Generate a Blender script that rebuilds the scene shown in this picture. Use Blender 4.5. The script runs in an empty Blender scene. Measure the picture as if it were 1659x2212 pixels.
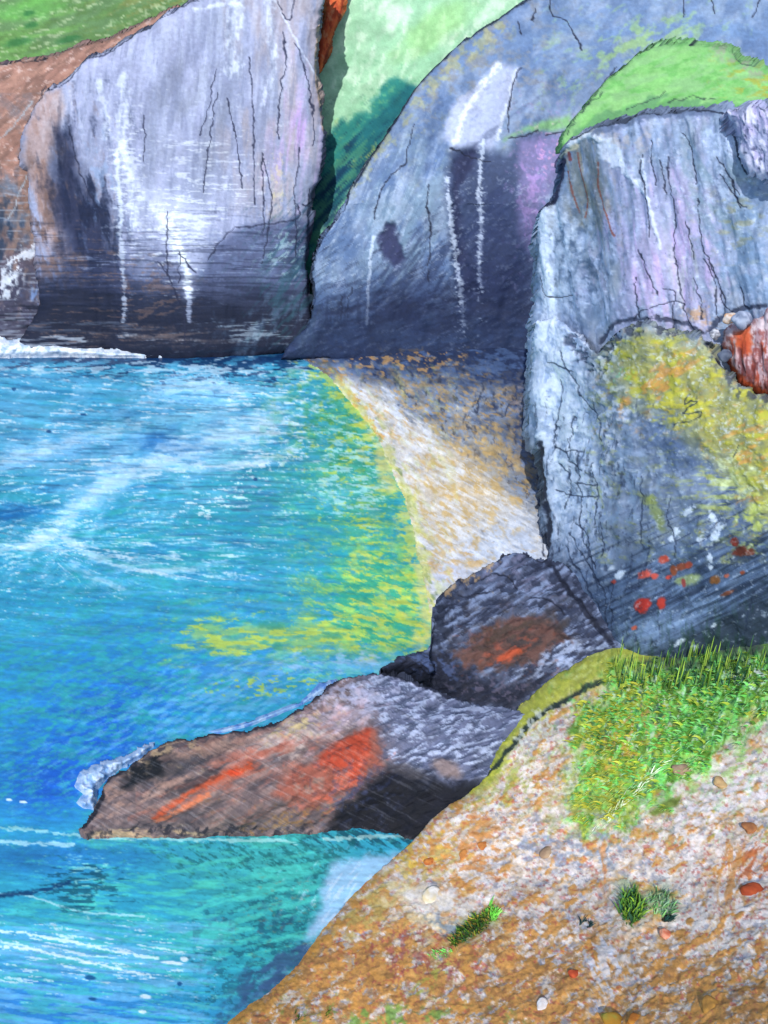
import bpy, math
import numpy as np
# ------------------------------------------------------------------ frame
HCAM, PITCH, FOC, CX, CY = 30.0, math.radians(32), 2372.0, 829.5, 1106.0
SP, CP = math.sin(PITCH), math.cos(PITCH)
scene = bpy.context.scene
COL = scene.collection

def rays(X, Y):
    a = (X-CX)/FOC; b = (CY-Y)/FOC
    return a, CP+b*SP, -SP+b*CP
def pt_t(X, Y, t):
    a, dy, dz = rays(X, Y)
    return np.stack([a*t, dy*t, HCAM+dz*t], -1)
def pt_z(X, Y, z):
    a, dy, dz = rays(X, Y)
    return pt_t(X, Y, (z-HCAM)/dz)
def wall_t(X, Y, Yb, zb, k):
    a, dy, dz = rays(X, Y)
    return (Yb-k*zb+k*HCAM)/(dy-k*dz)
def two_t(X, Y, Yb, k1, z1, k2):
    return np.maximum(wall_t(X, Y, Yb, 0, k1), wall_t(X, Y, Yb+k1*z1, z1, k2))

# ------------------------------------------------------------------ noise
def ss(e0, e1, v):
    u = np.clip((v-e0)/(e1-e0), 0, 1); return u*u*(3-2*u)
_tab = {}
def vn(x, y, seed):
    if seed not in _tab: _tab[seed] = np.random.RandomState(seed).rand(256, 256)
    T = _tab[seed]
    xi = np.floor(x).astype(np.int64); yi = np.floor(y).astype(np.int64)
    u = x-xi; v = y-yi; u = u*u*(3-2*u); v = v*v*(3-2*v)
    x0 = xi & 255; x1 = (xi+1) & 255; y0 = yi & 255; y1 = (yi+1) & 255
    return (T[y0, x0]*(1-u)+T[y0, x1]*u)*(1-v)+(T[y1, x0]*(1-u)+T[y1, x1]*u)*v
def fbm(X, Y, sx, sy, ang=0, seed=1, octv=3):
    c, s = math.cos(math.radians(ang)), math.sin(math.radians(ang))
    x = (X*c+Y*s)/sx+seed*7.31; y = (-X*s+Y*c)/sy+seed*3.17
    r = 0; w = 0; A = 1.0
    for o in range(octv):
        r = r+A*vn(x, y, (seed+o*17) % 97); w += A; A *= .55
        x, y = x*1.97+y*.13+5.2, y*2.03-x*.09+1.3
    return r/w
def uni(n):                      # make the noise roughly uniform in 0..1
    return 1/(1+np.exp(-(n-.5)*12.5))
def seg_dist(X, Y, pts, closed=False):
    P = list(pts)+([pts[0]] if closed else [])
    best = np.full(X.shape, 1e9)
    for (x0, y0), (x1, y1) in zip(P[:-1], P[1:]):
        dx, dy = x1-x0, y1-y0
        L = dx*dx+dy*dy+1e-9
        h = np.clip(((X-x0)*dx+(Y-y0)*dy)/L, 0, 1)
        best = np.minimum(best, (X-x0-h*dx)**2+(Y-y0-h*dy)**2)
    return np.sqrt(best)
def smooth_line(pts, k=4):
    if len(pts) < 3: return pts
    P = np.array([pts[0]]+list(pts)+[pts[-1]], float); out = []
    for i in range(1, len(P)-2):
        for u in np.arange(k)/k:
            a, b, c, d = P[i-1], P[i], P[i+1], P[i+2]
            out.append(tuple(.5*((2*b)+(c-a)*u+(2*a-5*b+4*c-d)*u*u+(3*b-a-3*c+d)*u**3)))
    return out+[tuple(P[-1])]
def chaikin(pts):
    out = []
    for p, q in zip(pts, pts[1:]+pts[:1]):
        out += [(.75*p[0]+.25*q[0], .75*p[1]+.25*q[1]), (.25*p[0]+.75*q[0], .25*p[1]+.75*q[1])]
    return out
def inside(X, Y, pts):
    r = np.zeros(X.shape, bool); n = len(pts)
    for i in range(n):
        x0, y0 = pts[i]; x1, y1 = pts[(i+1) % n]
        if y0 == y1: continue
        c = ((y0 > Y) != (y1 > Y)) & (X < (x1-x0)*(Y-y0)/(y1-y0)+x0)
        r ^= c
    return r
def sdist(X, Y, pts):
    d = seg_dist(X, Y, pts, True)
    return np.where(inside(X, Y, pts), d, -d)
def lin(c):
    c = np.asarray(c, float)/255.0
    return np.where(c <= .04045, c/12.92, ((c+.055)/1.055)**2.4)

# ------------------------------------------------------------------ a surface being coloured
class Cv:
    def __init__(s, x0, x1, y0, y1, st):
        s.x0, s.y0, s.st = x0, y0, st
        s.X, s.Y = np.meshgrid(np.arange(x0, x1+st, st, dtype=float), np.arange(y0, y1+st, st, dtype=float))
        s.C = np.zeros(s.X.shape+(3,)); s.R = np.zeros(s.X.shape); s.k = int(abs(x0)+abs(y1)) % 50; s.amp = .85
    def sl(s, x0, x1, y0, y1):
        i0 = max(0, int((x0-s.x0)/s.st)); i1 = min(s.X.shape[1], int((x1-s.x0)/s.st)+2)
        j0 = max(0, int((y0-s.y0)/s.st)); j1 = min(s.X.shape[0], int((y1-s.y0)/s.st)+2)
        if i1 <= i0 or j1 <= j0: return None
        return (slice(j0, j1), slice(i0, i1))
    def seed(s): s.k += 3; return s.k
    def mx(s, m, col, sl=None, h=0):
        sl = sl or (slice(None), slice(None))
        c = s.C[sl]; s.C[sl] = c+(np.asarray(col, float)-c)*m[..., None]
        if h: s.R[sl] += h*m
    def base(s, col): s.C[:] = col
    def blob(s, col, cx, cy, rx, ry, ang=0, a=1, rough=.9, rs=None, soft=.5, h=0):
        m = max(rx, ry)*1.5; sl = s.sl(cx-m, cx+m, cy-m, cy+m)
        if sl is None: return
        X, Y = s.X[sl], s.Y[sl]; c, q = math.cos(math.radians(ang)), math.sin(math.radians(ang))
        u = ((X-cx)*c+(Y-cy)*q)/rx; v = (-(X-cx)*q+(Y-cy)*c)/ry
        rs = rs or max(5, min(rx, ry)*.5)
        r = np.sqrt(u*u+v*v)+rough*(fbm(X, Y, rs*1.5, rs, ang, s.seed())-.5)
        s.mx(a*ss(1+soft/2, 1-soft, r), col, sl, h)
    def poly(s, col, pts, soft=6, a=1, rough=8, rs=18, h=0):
        xs = [p[0] for p in pts]; ys = [p[1] for p in pts]; m = soft+rough
        sl = s.sl(min(xs)-m, max(xs)+m, min(ys)-m, max(ys)+m)
        if sl is None: return
        X, Y = s.X[sl], s.Y[sl]
        d = sdist(X, Y, pts)+rough*2*(fbm(X, Y, rs, rs, 0, s.seed())-.5)
        s.mx(a*ss(-soft, soft, d), col, sl, h)
    def stroke(s, col, pts, w, a=1, dry=0, soft=.5, ds=(6, 6), h=0, wob=3):
        pts = smooth_line(pts); xs = [p[0] for p in pts]; ys = [p[1] for p in pts]; m = w*2+8
        sl = s.sl(min(xs)-m, max(xs)+m, min(ys)-m, max(ys)+m)
        if sl is None: return
        X, Y = s.X[sl], s.Y[sl]; k = s.seed()
        d = seg_dist(X+wob*(fbm(X, Y, 18, 18, 0, k)-.5)*2, Y+wob*(fbm(X, Y, 18, 18, 0, k+40)-.5)*2, pts)/w
        if dry: d = d+dry*1.3*(fbm(X, Y, ds[0], ds[1], 0, k+11, 3)-.38)+.35*(fbm(X, Y, 4.6, 4, 0, 61, 2)-.5)
        s.mx(a*ss(1, 1-soft, d), col, sl, h)
    def lines(s, col, lst, w=2.3, a=.85, **k):
        for p in lst: s.stroke(col, p, w*.95, a*.95, .55, soft=.7, ds=(11, 11), h=-.03, wob=6, **k)
    def reg(s, cx, cy, rx, ry, ang=0, p=2):
        c, q = math.cos(math.radians(ang)), math.sin(math.radians(ang))
        u = ((s.X-cx)*c+(s.Y-cy)*q)/rx; v = (-(s.X-cx)*q+(s.Y-cy)*c)/ry
        return np.exp(-(u*u+v*v)**(p/2))
    def dab(s, col, dens, sx, sy, ang=0, soft=.1, a=1, h=0, octv=4, warp=None, uv=None):
        if not isinstance(dens, np.ndarray): dens = np.full(s.X.shape, float(dens))
        ix = np.argwhere(dens > .01)
        if not len(ix): return
        j0, i0 = ix.min(0); j1, i1 = ix.max(0)+1; sl = (slice(j0, j1), slice(i0, i1))
        X, Y = s.X[sl], s.Y[sl]
        gr = .22*(fbm(X, Y, 4.6, 4.0, 20, 61, 2)-.5)
        if warp is not None: Y = Y+warp[sl]
        if uv is not None: X, Y = uv[0][sl], uv[1][sl]
        u = uni(fbm(X, Y, sx, sy, ang, s.seed(), octv))+gr; d = dens[sl]; soft = min(1.2, soft*1.7+.04); a = a*(s.amp if min(sx, sy) < 14 else 1)
        s.mx(a*ss(0, 1, np.clip((d*1.12-.05-u)/soft+.5, 0, 1)), col, sl, h)
    def vary(s, amt, sx, sy, ang=0, octv=3):
        n = fbm(s.X, s.Y, sx, sy, ang, s.seed(), octv)-.5
        s.C = s.C*(1+amt*2*n)[..., None]
    def relief(s, amp, sx, sy, ang=0, octv=3, mask=1):
        s.R += amp*2*(fbm(s.X, s.Y, sx, sy, ang, s.seed(), octv)-.5)*mask

# ------------------------------------------------------------------ materials
GAIN = .86
def material(name, rough=.75, bump=.25, scale=6.0, dist=.03, spec=.3, fine=.12):
    m = bpy.data.materials.new(name); m.use_nodes = True
    nt = m.node_tree; N = nt.nodes; L = nt.links; N.clear()
    out = N.new('ShaderNodeOutputMaterial'); b = N.new('ShaderNodeBsdfPrincipled')
    at = N.new('ShaderNodeAttribute'); at.attribute_name = 'pigment'
    tc = N.new('ShaderNodeTexCoord')
    n1 = N.new('ShaderNodeTexNoise'); n1.inputs['Scale'].default_value = scale; n1.inputs['Detail'].default_value = 6
    n1.inputs['Roughness'].default_value = .7
    L.new(tc.outputs['Object'], n1.inputs['Vector'])
    mr = N.new('ShaderNodeMapRange'); mr.inputs['From Min'].default_value = .25; mr.inputs['From Max'].default_value = .75
    mr.inputs['To Min'].default_value = 1-fine; mr.inputs['To Max'].default_value = 1+fine
    L.new(n1.outputs['Fac'], mr.inputs['Value'])
    vm = N.new('ShaderNodeVectorMath'); vm.operation = 'SCALE'
    L.new(at.outputs['Color'], vm.inputs[0]); L.new(mr.outputs['Result'], vm.inputs['Scale'])
    L.new(vm.outputs['Vector'], b.inputs['Base Color'])
    b.inputs['Roughness'].default_value = rough; b.inputs['Specular IOR Level'].default_value = spec
    bp = N.new('ShaderNodeBump'); bp.inputs['Strength'].default_value = bump; bp.inputs['Distance'].default_value = dist
    L.new(n1.outputs['Fac'], bp.inputs['Height']); L.new(bp.outputs['Normal'], b.inputs['Normal'])
    L.new(b.outputs['BSDF'], out.inputs['Surface'])
    return m
M_rock = material('weathered_rock', .8, .35, 5, .06, .25)
M_wet = material('wet_rock', .45, .4, 6, .05, .4)
M_soil = material('speckled_soil', .85, .4, 14, .03, .2, .14)
M_sand = material('beach_sand', .9, .3, 12, .03, .15)
M_turf = material('turf', .9, .4, 9, .05, .15)
M_sea = material('sea_water', .34, .25, 3, .04, .28, .12)
M_foam = material('sea_spray', .7, .4, 9, .04, .3, .08)
M_grass = material('grass_blade', .6, .1, 8, .01, .3, .15)

# ------------------------------------------------------------------ mesh output
def tag(o, label=None, cat=None, group=None, kind=None):
    if label: o['label'] = label
    if cat: o['category'] = cat
    if group: o['group'] = group
    if kind: o['kind'] = kind
    return o
ROCKT = (.95, 1.0, 1.03)
def make_mesh(name, V, Q, C, mat, smooth=True, gain=1, tint=(1, 1, 1)):
    V = np.asarray(V, np.float32).reshape(-1, 3); Q = np.asarray(Q, np.int32); n = Q.shape[1]
    org = np.array([V[:, 0].mean(), V[:, 1].mean(), V[:, 2].min()], np.float32)
    me = bpy.data.meshes.new(name)
    me.vertices.add(len(V)); me.vertices.foreach_set('co', (V-org).ravel())
    me.loops.add(Q.size); me.loops.foreach_set('vertex_index', Q.ravel())
    me.polygons.add(len(Q)); me.polygons.foreach_set('loop_start', np.arange(0, Q.size, n, dtype=np.int32))
    me.polygons.foreach_set('loop_total', np.full(len(Q), n, np.int32))
    me.polygons.foreach_set('use_smooth', np.full(len(Q), smooth))
    me.update(calc_edges=True)
    at = me.attributes.new('pigment', 'FLOAT_COLOR', 'POINT')
    c4 = np.ones((len(V), 4), np.float32); c3 = lin(np.clip(C, 3, 252)); lum = c3@np.array([.2126, .7152, .0722])
    c3 = lum[:, None]+(c3-lum[:, None])*.96
    c4[:, :3] = np.clip(c3*GAIN*gain*np.array(tint), .002, .92)
    at.data.foreach_set('color', c4.ravel())
    me.materials.append(mat)
    o = bpy.data.objects.new(name, me); o.location = org.tolist(); COL.objects.link(o)
    return o
def chart(name, cv, poly, tf, mat, skirt=(0, 3, -.5), curl=0, curl_r=40, edge=3, disp=.7, gain=1, tint=None):
    """surface over an outline: depth along each sight line at build time gives real positions; closed at the rim by a wall"""
    X, Y = cv.X, cv.Y
    if edge: poly = chaikin(poly)
    sd = sdist(X, Y, poly)+edge*2*(fbm(X, Y, 14, 14, 0, 5, 2)-.5)*(1 if edge else 0)
    keep = sd > -.5*cv.st
    t = tf(X, Y)
    if curl:
        q = np.clip(sd/curl_r, 0, 1); t = t+.6*curl*(1-np.sqrt(np.clip(1-(1-q)**2, 0, 1)))
    P = pt_t(X, Y, t)
    du = np.gradient(P, axis=1); dv = np.gradient(P, axis=0)
    N = np.cross(dv, du); N /= np.linalg.norm(N, axis=-1, keepdims=True)+1e-9
    flip = np.sum(N*(P-np.array([0, 0, HCAM])), -1) > 0
    N[flip] *= -1
    P = P+N*(cv.R*disp)[..., None]
    ny, nx = X.shape
    f = keep[:-1, :-1] & keep[1:, :-1] & keep[:-1, 1:] & keep[1:, 1:]
    idx = np.arange(ny*nx).reshape(ny, nx)
    Q = np.stack([idx[:-1, :-1], idx[1:, :-1], idx[1:, 1:], idx[:-1, 1:]], -1)[f]
    V = P.reshape(-1, 3); C = cv.C.reshape(-1, 3)
    if skirt is not None:
        E = np.concatenate([Q[:, [0, 1]], Q[:, [1, 2]], Q[:, [2, 3]], Q[:, [3, 0]]])
        key = np.sort(E, 1); key = key[:, 0].astype(np.int64)*(ny*nx)+key[:, 1]
        u, inv, cnt = np.unique(key, return_inverse=True, return_counts=True)
        Bd = E[cnt[inv] == 1]
        bv = np.unique(Bd); nb = len(bv); loc = np.full(len(V), -1); loc[bv] = np.arange(nb)
        L = np.linalg.norm(skirt); far = skirt[1] > 1; K = 24 if far else 4
        if far:
            dr = V[bv]-np.array([0, 0, HCAM]); dr /= np.linalg.norm(dr, axis=-1, keepdims=True); off = dr*L
        else: off = np.array(skirt, float)[None]*np.ones((nb, 1))
        bx, by = X.ravel()[bv], Y.ravel()[bv]; base = C[bv]; sm = base*.25+base.mean(0)*.75
        prev = bv; nn = N.reshape(-1, 3)[bv]
        for k in range(1, K+1):
            u = k/K; q = u*L*28
            rough = (fbm(bx+q, by*.7-q*.8, 30, 30, 0, 6, 3)-.5)*(1.1 if far else .12)*min(1, u*6)
            cn = .75+.5*fbm(bx*.8+q*1.7, by*.8-q, 26, 16, 20, 12, 4); w = min(1, u*3)
            Vk = V[bv]+off*u+np.array([rough, rough*.2, rough]).T; Ck = (base*(1-w)+sm*w)*cn[:, None]
            cur = len(V)+np.arange(nb); V = np.concatenate([V, Vk]); C = np.concatenate([C, Ck])
            a0, a1 = loc[Bd[:, 0]], loc[Bd[:, 1]]
            Q = np.concatenate([Q, np.stack([prev[a1], prev[a0], cur[a0], cur[a1]], -1)]); prev = cur
    used = np.unique(Q); rm = np.full(len(V), -1); rm[used] = np.arange(len(used))
    return make_mesh(name, V[used], rm[Q], C[used], mat, gain=gain, tint=tint or (ROCKT if name in ('cliff', 'boulder', 'rock_wall', 'shore_rock') else (1, 1, 1)))
def colz(zf):
    def tf(X, Y):
        a, dy, dz = rays(X, Y); return (zf(X, Y)-HCAM)/dz
    return tf
NAVY = (14, 28, 52); INK = (22, 26, 44)

#@@SEA
def waves(X, Y):
    return -46*np.exp(-((X-120)/170)**2)*ss(1000, 1160, Y)*ss(1420, 1160, Y)*1.0 + .12*(X-400)*ss(760, 1000, Y)*ss(1400, 1000, Y)
cv = Cv(-420, 1400, 740, 2330, 2.4)
cv.amp = .8; cv.base((42, 154, 190)); X, Y = cv.X, cv.Y; W = waves(X, Y)
cv.blob((78, 168, 208), 300, 930, 560, 190, 0, .8, .5, 120, .9)
cv.blob((36, 152, 172), 620, 1130, 290, 210, -20, .9, .5, 80, .9)
cv.blob((30, 148, 150), 760, 1000, 160, 260, 0, .6, .5, 60, .9)
cv.blob((34, 132, 200), 200, 1500, 480, 190, -15, .9, .5, 100, .9)
cv.blob((22, 92, 200), 230, 1570, 190, 100, -30, .85, .5, 60, .9)
cv.blob((22, 84, 196), 110, 1700, 150, 90, -10, .8, .5, 60, .9)
cv.blob((74, 146, 214), 560, 1455, 220, 50, -10, .6, .5, 40, .8)
cv.blob((40, 158, 190), 250, 2080, 560, 260, 0, .9, .5, 100, .9)
cv.blob((58, 176, 172), 620, 1900, 260, 150, 10, .9, .5, 70, .9)
cv.blob((36, 150, 156), 620, 2050, 200, 150, 30, .8, .6, 60, .9)
cv.blob((96, 176, 226), 130, 2060, 260, 60, 8, .8, .6, 60, .9)
cv.blob((44, 128, 206), 120, 2180, 420, 90, 5, .9, .5, 60, .9)
cv.blob((32, 112, 180), 120, 1850, 220, 45, 0, .8, .5, 40, .9)
cv.blob((96, 116, 156), 640, 2110, 110, 60, -38, .85, .6, 40, .9)
cv.blob((60, 92, 130), 560, 2170, 100, 50, -38, .6, .6, 40, .9)
# dabs of teal in the blue and blue in the teal
cv.dab((42, 162, 158), .62*cv.reg(300, 1420, 420, 150, -10), 26, 8, -18, .35, .8)
cv.dab((42, 168, 160), .5*cv.reg(230, 1560, 320, 130, -20), 22, 7, -24, .3, .8)
cv.dab((28, 112, 200), .35*cv.reg(230, 1560, 330, 160, -20), 30, 8, 20, .3, .6)
cv.dab((54, 158, 196), .4*cv.reg(640, 1180, 320, 200, 0), 50, 9, -8, .5, .6)
cv.dab((34, 160, 146), .45*cv.reg(600, 1150, 330, 170, 0), 40, 9, -12, .5, .7)
cv.dab((112, 184, 232), .5*cv.reg(500, 1500, 300, 90, -20), 24, 6, -24, .35, .7)
# brushed bands of the open water
TOP = ss(1420, 1150, Y)*ss(760, 800, Y)*ss(760, 560, X)*(1-.75*cv.reg(230, 1175, 330, 110, 0, 4))
cv.dab((20, 110, 170), .30*TOP, 150, 7, 6, .4, .6, -.02, warp=W)
cv.dab((30, 150, 160), .34*TOP*ss(880, 1060, Y), 170, 8, 5, .4, .65, warp=W)
cv.dab((112, 190, 232), .36*TOP, 150, 8, 6, .6, .6, .02, warp=W)
cv.dab((150, 214, 238), .7*cv.reg(490, 930, 150, 70, -20), 60, 24, -15, .8, .8)
cv.dab((146, 206, 240), .7*cv.reg(210, 1060, 140, 42, -48), 50, 20, -45, .8, .8)
cv.dab((128, 190, 236), .6*cv.reg(100, 975, 110, 32, -14), 60, 18, -10, .6, .8)
cv.dab((140, 202, 240), .6*cv.reg(400, 840, 120, 40, -5), 50, 18, -8, .6, .8)
cv.dab((30, 112, 176), .7*cv.reg(370, 960, 80, 35, 10), 40, 20, -8, .6, .7)
cv.dab((12, 104, 160), .8*cv.reg(30, 1105, 100, 24, -8), 60, 14, -8, .5, .8)
cv.dab((226, 242, 250), .21*TOP*(.2+.8*fbm(X, Y, 160, 90, 0, 8)), 46, 4, 7, .08, .9, .025, warp=W)
cv.dab((236, 248, 252), .30*cv.reg(620, 900, 130, 120), 30, 5, 5, .1, .9, .03)
cv.dab((236, 248, 252), .34*cv.reg(600, 990, 110, 20, -25), 14, 6, -20, .1, .9, .03)
cv.dab((216, 240, 248), .12*cv.reg(230, 1170, 330, 60, 5), 44, 5, 7, .12, .9, .03, warp=W)
cv.dab((236, 248, 252), .3*cv.reg(480, 1080, 130, 30, -20), 14, 5, 4, .1, .9, .03)
cv.dab((222, 240, 246), .2*cv.reg(60, 1130, 160, 130, 0), 30, 5, -12, .12, .9, .03)
FX = np.abs(X-125)+30; FU_ = np.sign(X-125)*FX; FVv = (Y-1158-.02*FX)/(FX**.55)*14
FAN = cv.reg(330, 1190, 250, 75, 3, 3)+.45*cv.reg(40, 1150, 130, 50, 0, 3)*ss(1120, 1150, Y)
FAN = FAN*(.45+.9*(fbm(X, Y, 70, 30, 0, 19)-.2))
cv.dab((30, 120, 176), .4*FAN, 90, 6, 0, .3, .7, uv=(FU_, FVv)); cv.dab((140, 206, 232), .42*FAN, 80, 5, 0, .2, .75, .02, uv=(FU_, FVv)); cv.dab((226, 242, 250), .26*FAN, 60, 3.6, 0, .12, .85, .03, uv=(FU_, FVv)); cv.dab((40, 168, 160), .25*FAN, 90, 6, 0, .3, .7, uv=(FU_, FVv))
for i in range(0):               # the crossing fan of wave crests
    y1 = 1060+i*22; x1 = 380+((i*37) % 5)*26
    cv.stroke((196, 232, 244), [(95, 1150+i*5), (180, 1140+i*9-(10-i)*3), (x1, y1+30)], 2.8, .75, .5, ds=(9, 4), h=.03)
    cv.stroke((206, 236, 246), [(110, 1130+i*6), (40, 1140+i*8), (-80, 1120+i*17)], 2.6, .6, .5, ds=(9, 4), h=.03)
cv.blob((140, 204, 236), 500, 935, 130, 55, -18, .6, .8, 30, .9); cv.blob((138, 200, 240), 215, 1055, 110, 36, -42, .55, .8, 24, .9); cv.blob((120, 190, 236), 90, 980, 110, 26, -12, .5, .8, 24, .9); cv.blob((130, 196, 236), 410, 845, 110, 30, -8, .5, .8, 24, .9); cv.blob((30, 112, 186), 360, 965, 80, 30, 5, .6, .8, 20, .9); cv.blob((10, 104, 170), 20, 1110, 90, 20, -6, .7, .8, 14, .9)
cv.dab((30, 84, 130), .2*TOP, 70, 4, 7, .1, .5, -.015, warp=W)
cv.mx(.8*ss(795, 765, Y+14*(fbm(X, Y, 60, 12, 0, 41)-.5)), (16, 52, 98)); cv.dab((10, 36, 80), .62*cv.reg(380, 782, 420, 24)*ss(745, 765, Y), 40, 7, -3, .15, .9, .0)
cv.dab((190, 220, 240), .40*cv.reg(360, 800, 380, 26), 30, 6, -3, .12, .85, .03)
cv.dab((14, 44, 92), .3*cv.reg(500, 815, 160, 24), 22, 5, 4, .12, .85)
for p, w, a in (([(60, 1190), (130, 1130), (210, 1060), (330, 1010), (420, 985)], 34, .5), ([(330, 985), (450, 950), (560, 920), (600, 880)], 40, .45), ([(420, 1010), (520, 1005), (600, 985), (640, 965)], 16, .7),
                ([(-100, 1010), (60, 985), (180, 940), (300, 925)], 26, .4), ([(140, 1165), (230, 1215), (340, 1235), (450, 1225)], 16, .55), ([(120, 1175), (190, 1240), (280, 1275)], 12, .4), ([(-60, 1200), (40, 1180), (120, 1150)], 18, .5), ([(340, 840), (430, 830), (520, 850)], 24, .4)):
    cv.stroke((160, 210, 240), p, w*1.3, a*.75, 1.2, .98, (40, 8), .01); cv.stroke((226, 242, 250), p, w*.8, a*.75, 2.3, .5, (26, 5), .02)
# shallows: green, lime and yellow over the sandbar
SH = np.exp(-((X-(760+.12*(Y-900)))/95)**2)*ss(790, 900, Y)*ss(1440, 1330, Y)
cv.dab((70, 172, 140), .8*SH, 34, 16, 0, .6, .8)
cv.dab((60, 140, 70), .45*SH*ss(1100, 900, Y), 18, 12, 0, .3, .8)
cv.dab((170, 198, 76), .27*SH*ss(700, 800, X), 26, 8, 3, .15, .95, .02)
cv.dab((40, 150, 130), .35*SH*ss(1150, 1000, Y), 22, 9, 10, .3, .7); cv.dab((190, 206, 72), .18*SH, 18, 7, -3, .12, .95, .02)
cv.dab((168, 222, 226), .40*cv.reg(770, 1010, 90, 110), 22, 5, 8, .12, .9, .02)
cv.dab((30, 150, 140), .30*SH*ss(1080, 1250, Y), 30, 8, 5, .15, .9)
BAR = np.exp(-((Y-(1372-.03*(X-600)))/34)**2)*ss(330, 470, X)*ss(960, 900, X)
cv.dab((160, 200, 100), .85*BAR, 40, 12, -4, .6, .85)
cv.dab((190, 208, 72), .5*BAR, 34, 8, -2, .15, .95, .02)
BR = cv.reg(830, 1300, 130, 110, 0, 3)
cv.dab((150, 206, 96), .7*BR, 30, 14, 10, .5, .8)
cv.dab((190, 206, 78), .44*BR, 22, 8, 16, .15, .95, .02)
cv.dab((28, 158, 142), .40*BR, 26, 8, 18, .12, .95)
cv.dab((214, 214, 70), .6*np.exp(-(seg_dist(X, Y, [(660, 775), (720, 830), (780, 900), (830, 1000), (870, 1100), (890, 1180), (915, 1290), (915, 1390)])/20)**2), 18, 8, 10, .3, .8, .02)
cv.dab((186, 206, 60), .35*cv.reg(590, 1480, 110, 22, -3), 14, 6, 0, .12, .9)
cv.dab((160, 196, 232), .5*cv.reg(760, 1432, 130, 22, 0), 24, 7, 4, .2, .9)
cv.dab((90, 190, 180), .4*cv.reg(700, 1450, 140, 30, 0), 20, 7, 4, .2, .9)
for q in ((590, 1352, 34, 9), (715, 1372, 26, 9), (600, 1396, 12, 9), (450, 1400, 16, 4)): cv.blob((60, 150, 120), q[0], q[1], q[2], q[3], 4, .7, 1.1)
cv.dab((206, 206, 150), .6*np.exp(-(seg_dist(X, Y, [(800, 930), (850, 1040), (885, 1130), (905, 1220), (925, 1300), (925, 1380)])/26)**2), 40, 20, 60, .6, .6)
# water below the ledge
cv.dab((16, 50, 66), .6*cv.reg(780, 1808, 170, 18), 26, 6, 30, .2, .8)
cv.blob((120, 176, 226), 800, 1440, 130, 14, 0, .5, .9, 20, .8)
cv.dab((22, 96, 100), .45*cv.reg(640, 1850, 280, 60, 2), 16, 6, 28, .15, .8, -.02)
cv.dab((24, 104, 112), .5*cv.reg(660, 1960, 140, 130, 20), 14, 8, -8, .15, .8)
cv.dab((24, 90, 110), .42*cv.reg(540, 2080, 160, 130, -30), 13, 7, 0, .15, .8)
cv.dab((70, 204, 188), .42*cv.reg(560, 1960, 220, 150, 0), 70, 11, -12, .25, .85, .02)
cv.dab((70, 200, 176), .36*cv.reg(300, 1930, 220, 120, 0), 60, 10, 4, .25, .8)
cv.dab((150, 116, 90), .13*cv.reg(630, 1980, 110, 90, 0), 12, 6, 0, .12, .6)
cv.dab((120, 190, 232), .45*ss(1960, 2030, Y)*ss(520, 380, X), 90, 8, 7, .3, .75, .02)
cv.dab((64, 190, 184), .34*ss(1900, 1980, Y)*ss(560, 400, X), 60, 7, 7, .2, .75)
cv.dab((220, 240, 248), .18*ss(1960, 2030, Y)*ss(520, 300, X)*ss(2190, 2100, Y), 40, 4.5, 8, .1, .9, .02)
cv.stroke((222, 244, 250), [(-60, 2003), (60, 2018), (180, 2040), (290, 2062), (340, 2070)], 5, .8, 1.3, ds=(12, 5), h=.04)
cv.stroke((222, 244, 250), [(-60, 2040), (60, 2050), (160, 2072), (250, 2092), (325, 2108)], 5, .8, 1.3, ds=(10, 5), h=.04)
cv.stroke((200, 236, 246), [(-60, 1925), (60, 1935), (170, 1968), (310, 1978)], 3.5, .6, .7, ds=(10, 5), h=.03)
cv.stroke((170, 226, 226), [(-60, 1785), (80, 1795), (200, 1808), (340, 1812), (560, 1815), (640, 1820)], 6, .7, 1.4, ds=(14, 5), h=.04)
cv.stroke((206, 240, 240), [(-60, 1815), (60, 1822), (160, 1826)], 7, .6, 1.4, ds=(14, 5), h=.04)
cv.stroke((200, 236, 232), [(700, 1812), (820, 1808), (930, 1808)], 6, .6, 1.4, ds=(12, 5), h=.03)
cv.dab((14, 74, 96), .8*cv.reg(180, 1915, 70, 44), 26, 6, 0, .2, .9); cv.stroke((10, 50, 92), [(-60, 1938), (40, 1930), (110, 1920), (150, 1905)], 9, .85, .9, .8, (20, 6)); cv.dab((150, 220, 216), .2*cv.reg(180, 1890, 70, 50), 22, 4, 0, .12, .8)
for p in [(315, 2153, 14, 5), (308, 2186, 10, 4), (398, 2072, 10, 6), (372, 2080, 26, 4), (222, 1788, 14, 5), (20, 1728, 7, 3), (50, 1733, 9, 3)]:
    cv.blob((214, 238, 248), p[0], p[1], p[2], p[3], 5, .95, .3, soft=.3, h=.03)
for p in [(195, 2112, 13, 6), (200, 2158, 10, 4), (388, 2126, 6, 5), (105, 932, 6, 4), (180, 895, 8, 3), (552, 1035, 5, 4), (30, 840, 5, 4)]:
    cv.blob((16, 76, 130), p[0], p[1], p[2], p[3], 5, .85, .3, soft=.3)
cv.dab((50, 76, 116), .75*cv.reg(600, 2110, 110, 42, -40), 26, 14, -40, .4, .8)
cv.poly((160, 198, 236), [(715, 1870), (760, 1855), (850, 1845), (900, 1830), (900, 1900), (780, 1960), (690, 2020), (660, 2030), (690, 1960), (700, 1900)], 14, .85, 12, 20)
cv.dab((200, 222, 244), .3*cv.reg(740, 1930, 80, 70, -40), 30, 6, -50, .15, .7, .02)
cv.stroke((70, 96, 120), [(900, 1835), (840, 1872), (780, 1925), (735, 1965)], 5, .6, .5)
cv.vary(.10, 90, 8, 4); cv.vary(.08, 12, 4, 4); cv.vary(.08, 200, 120)
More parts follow.
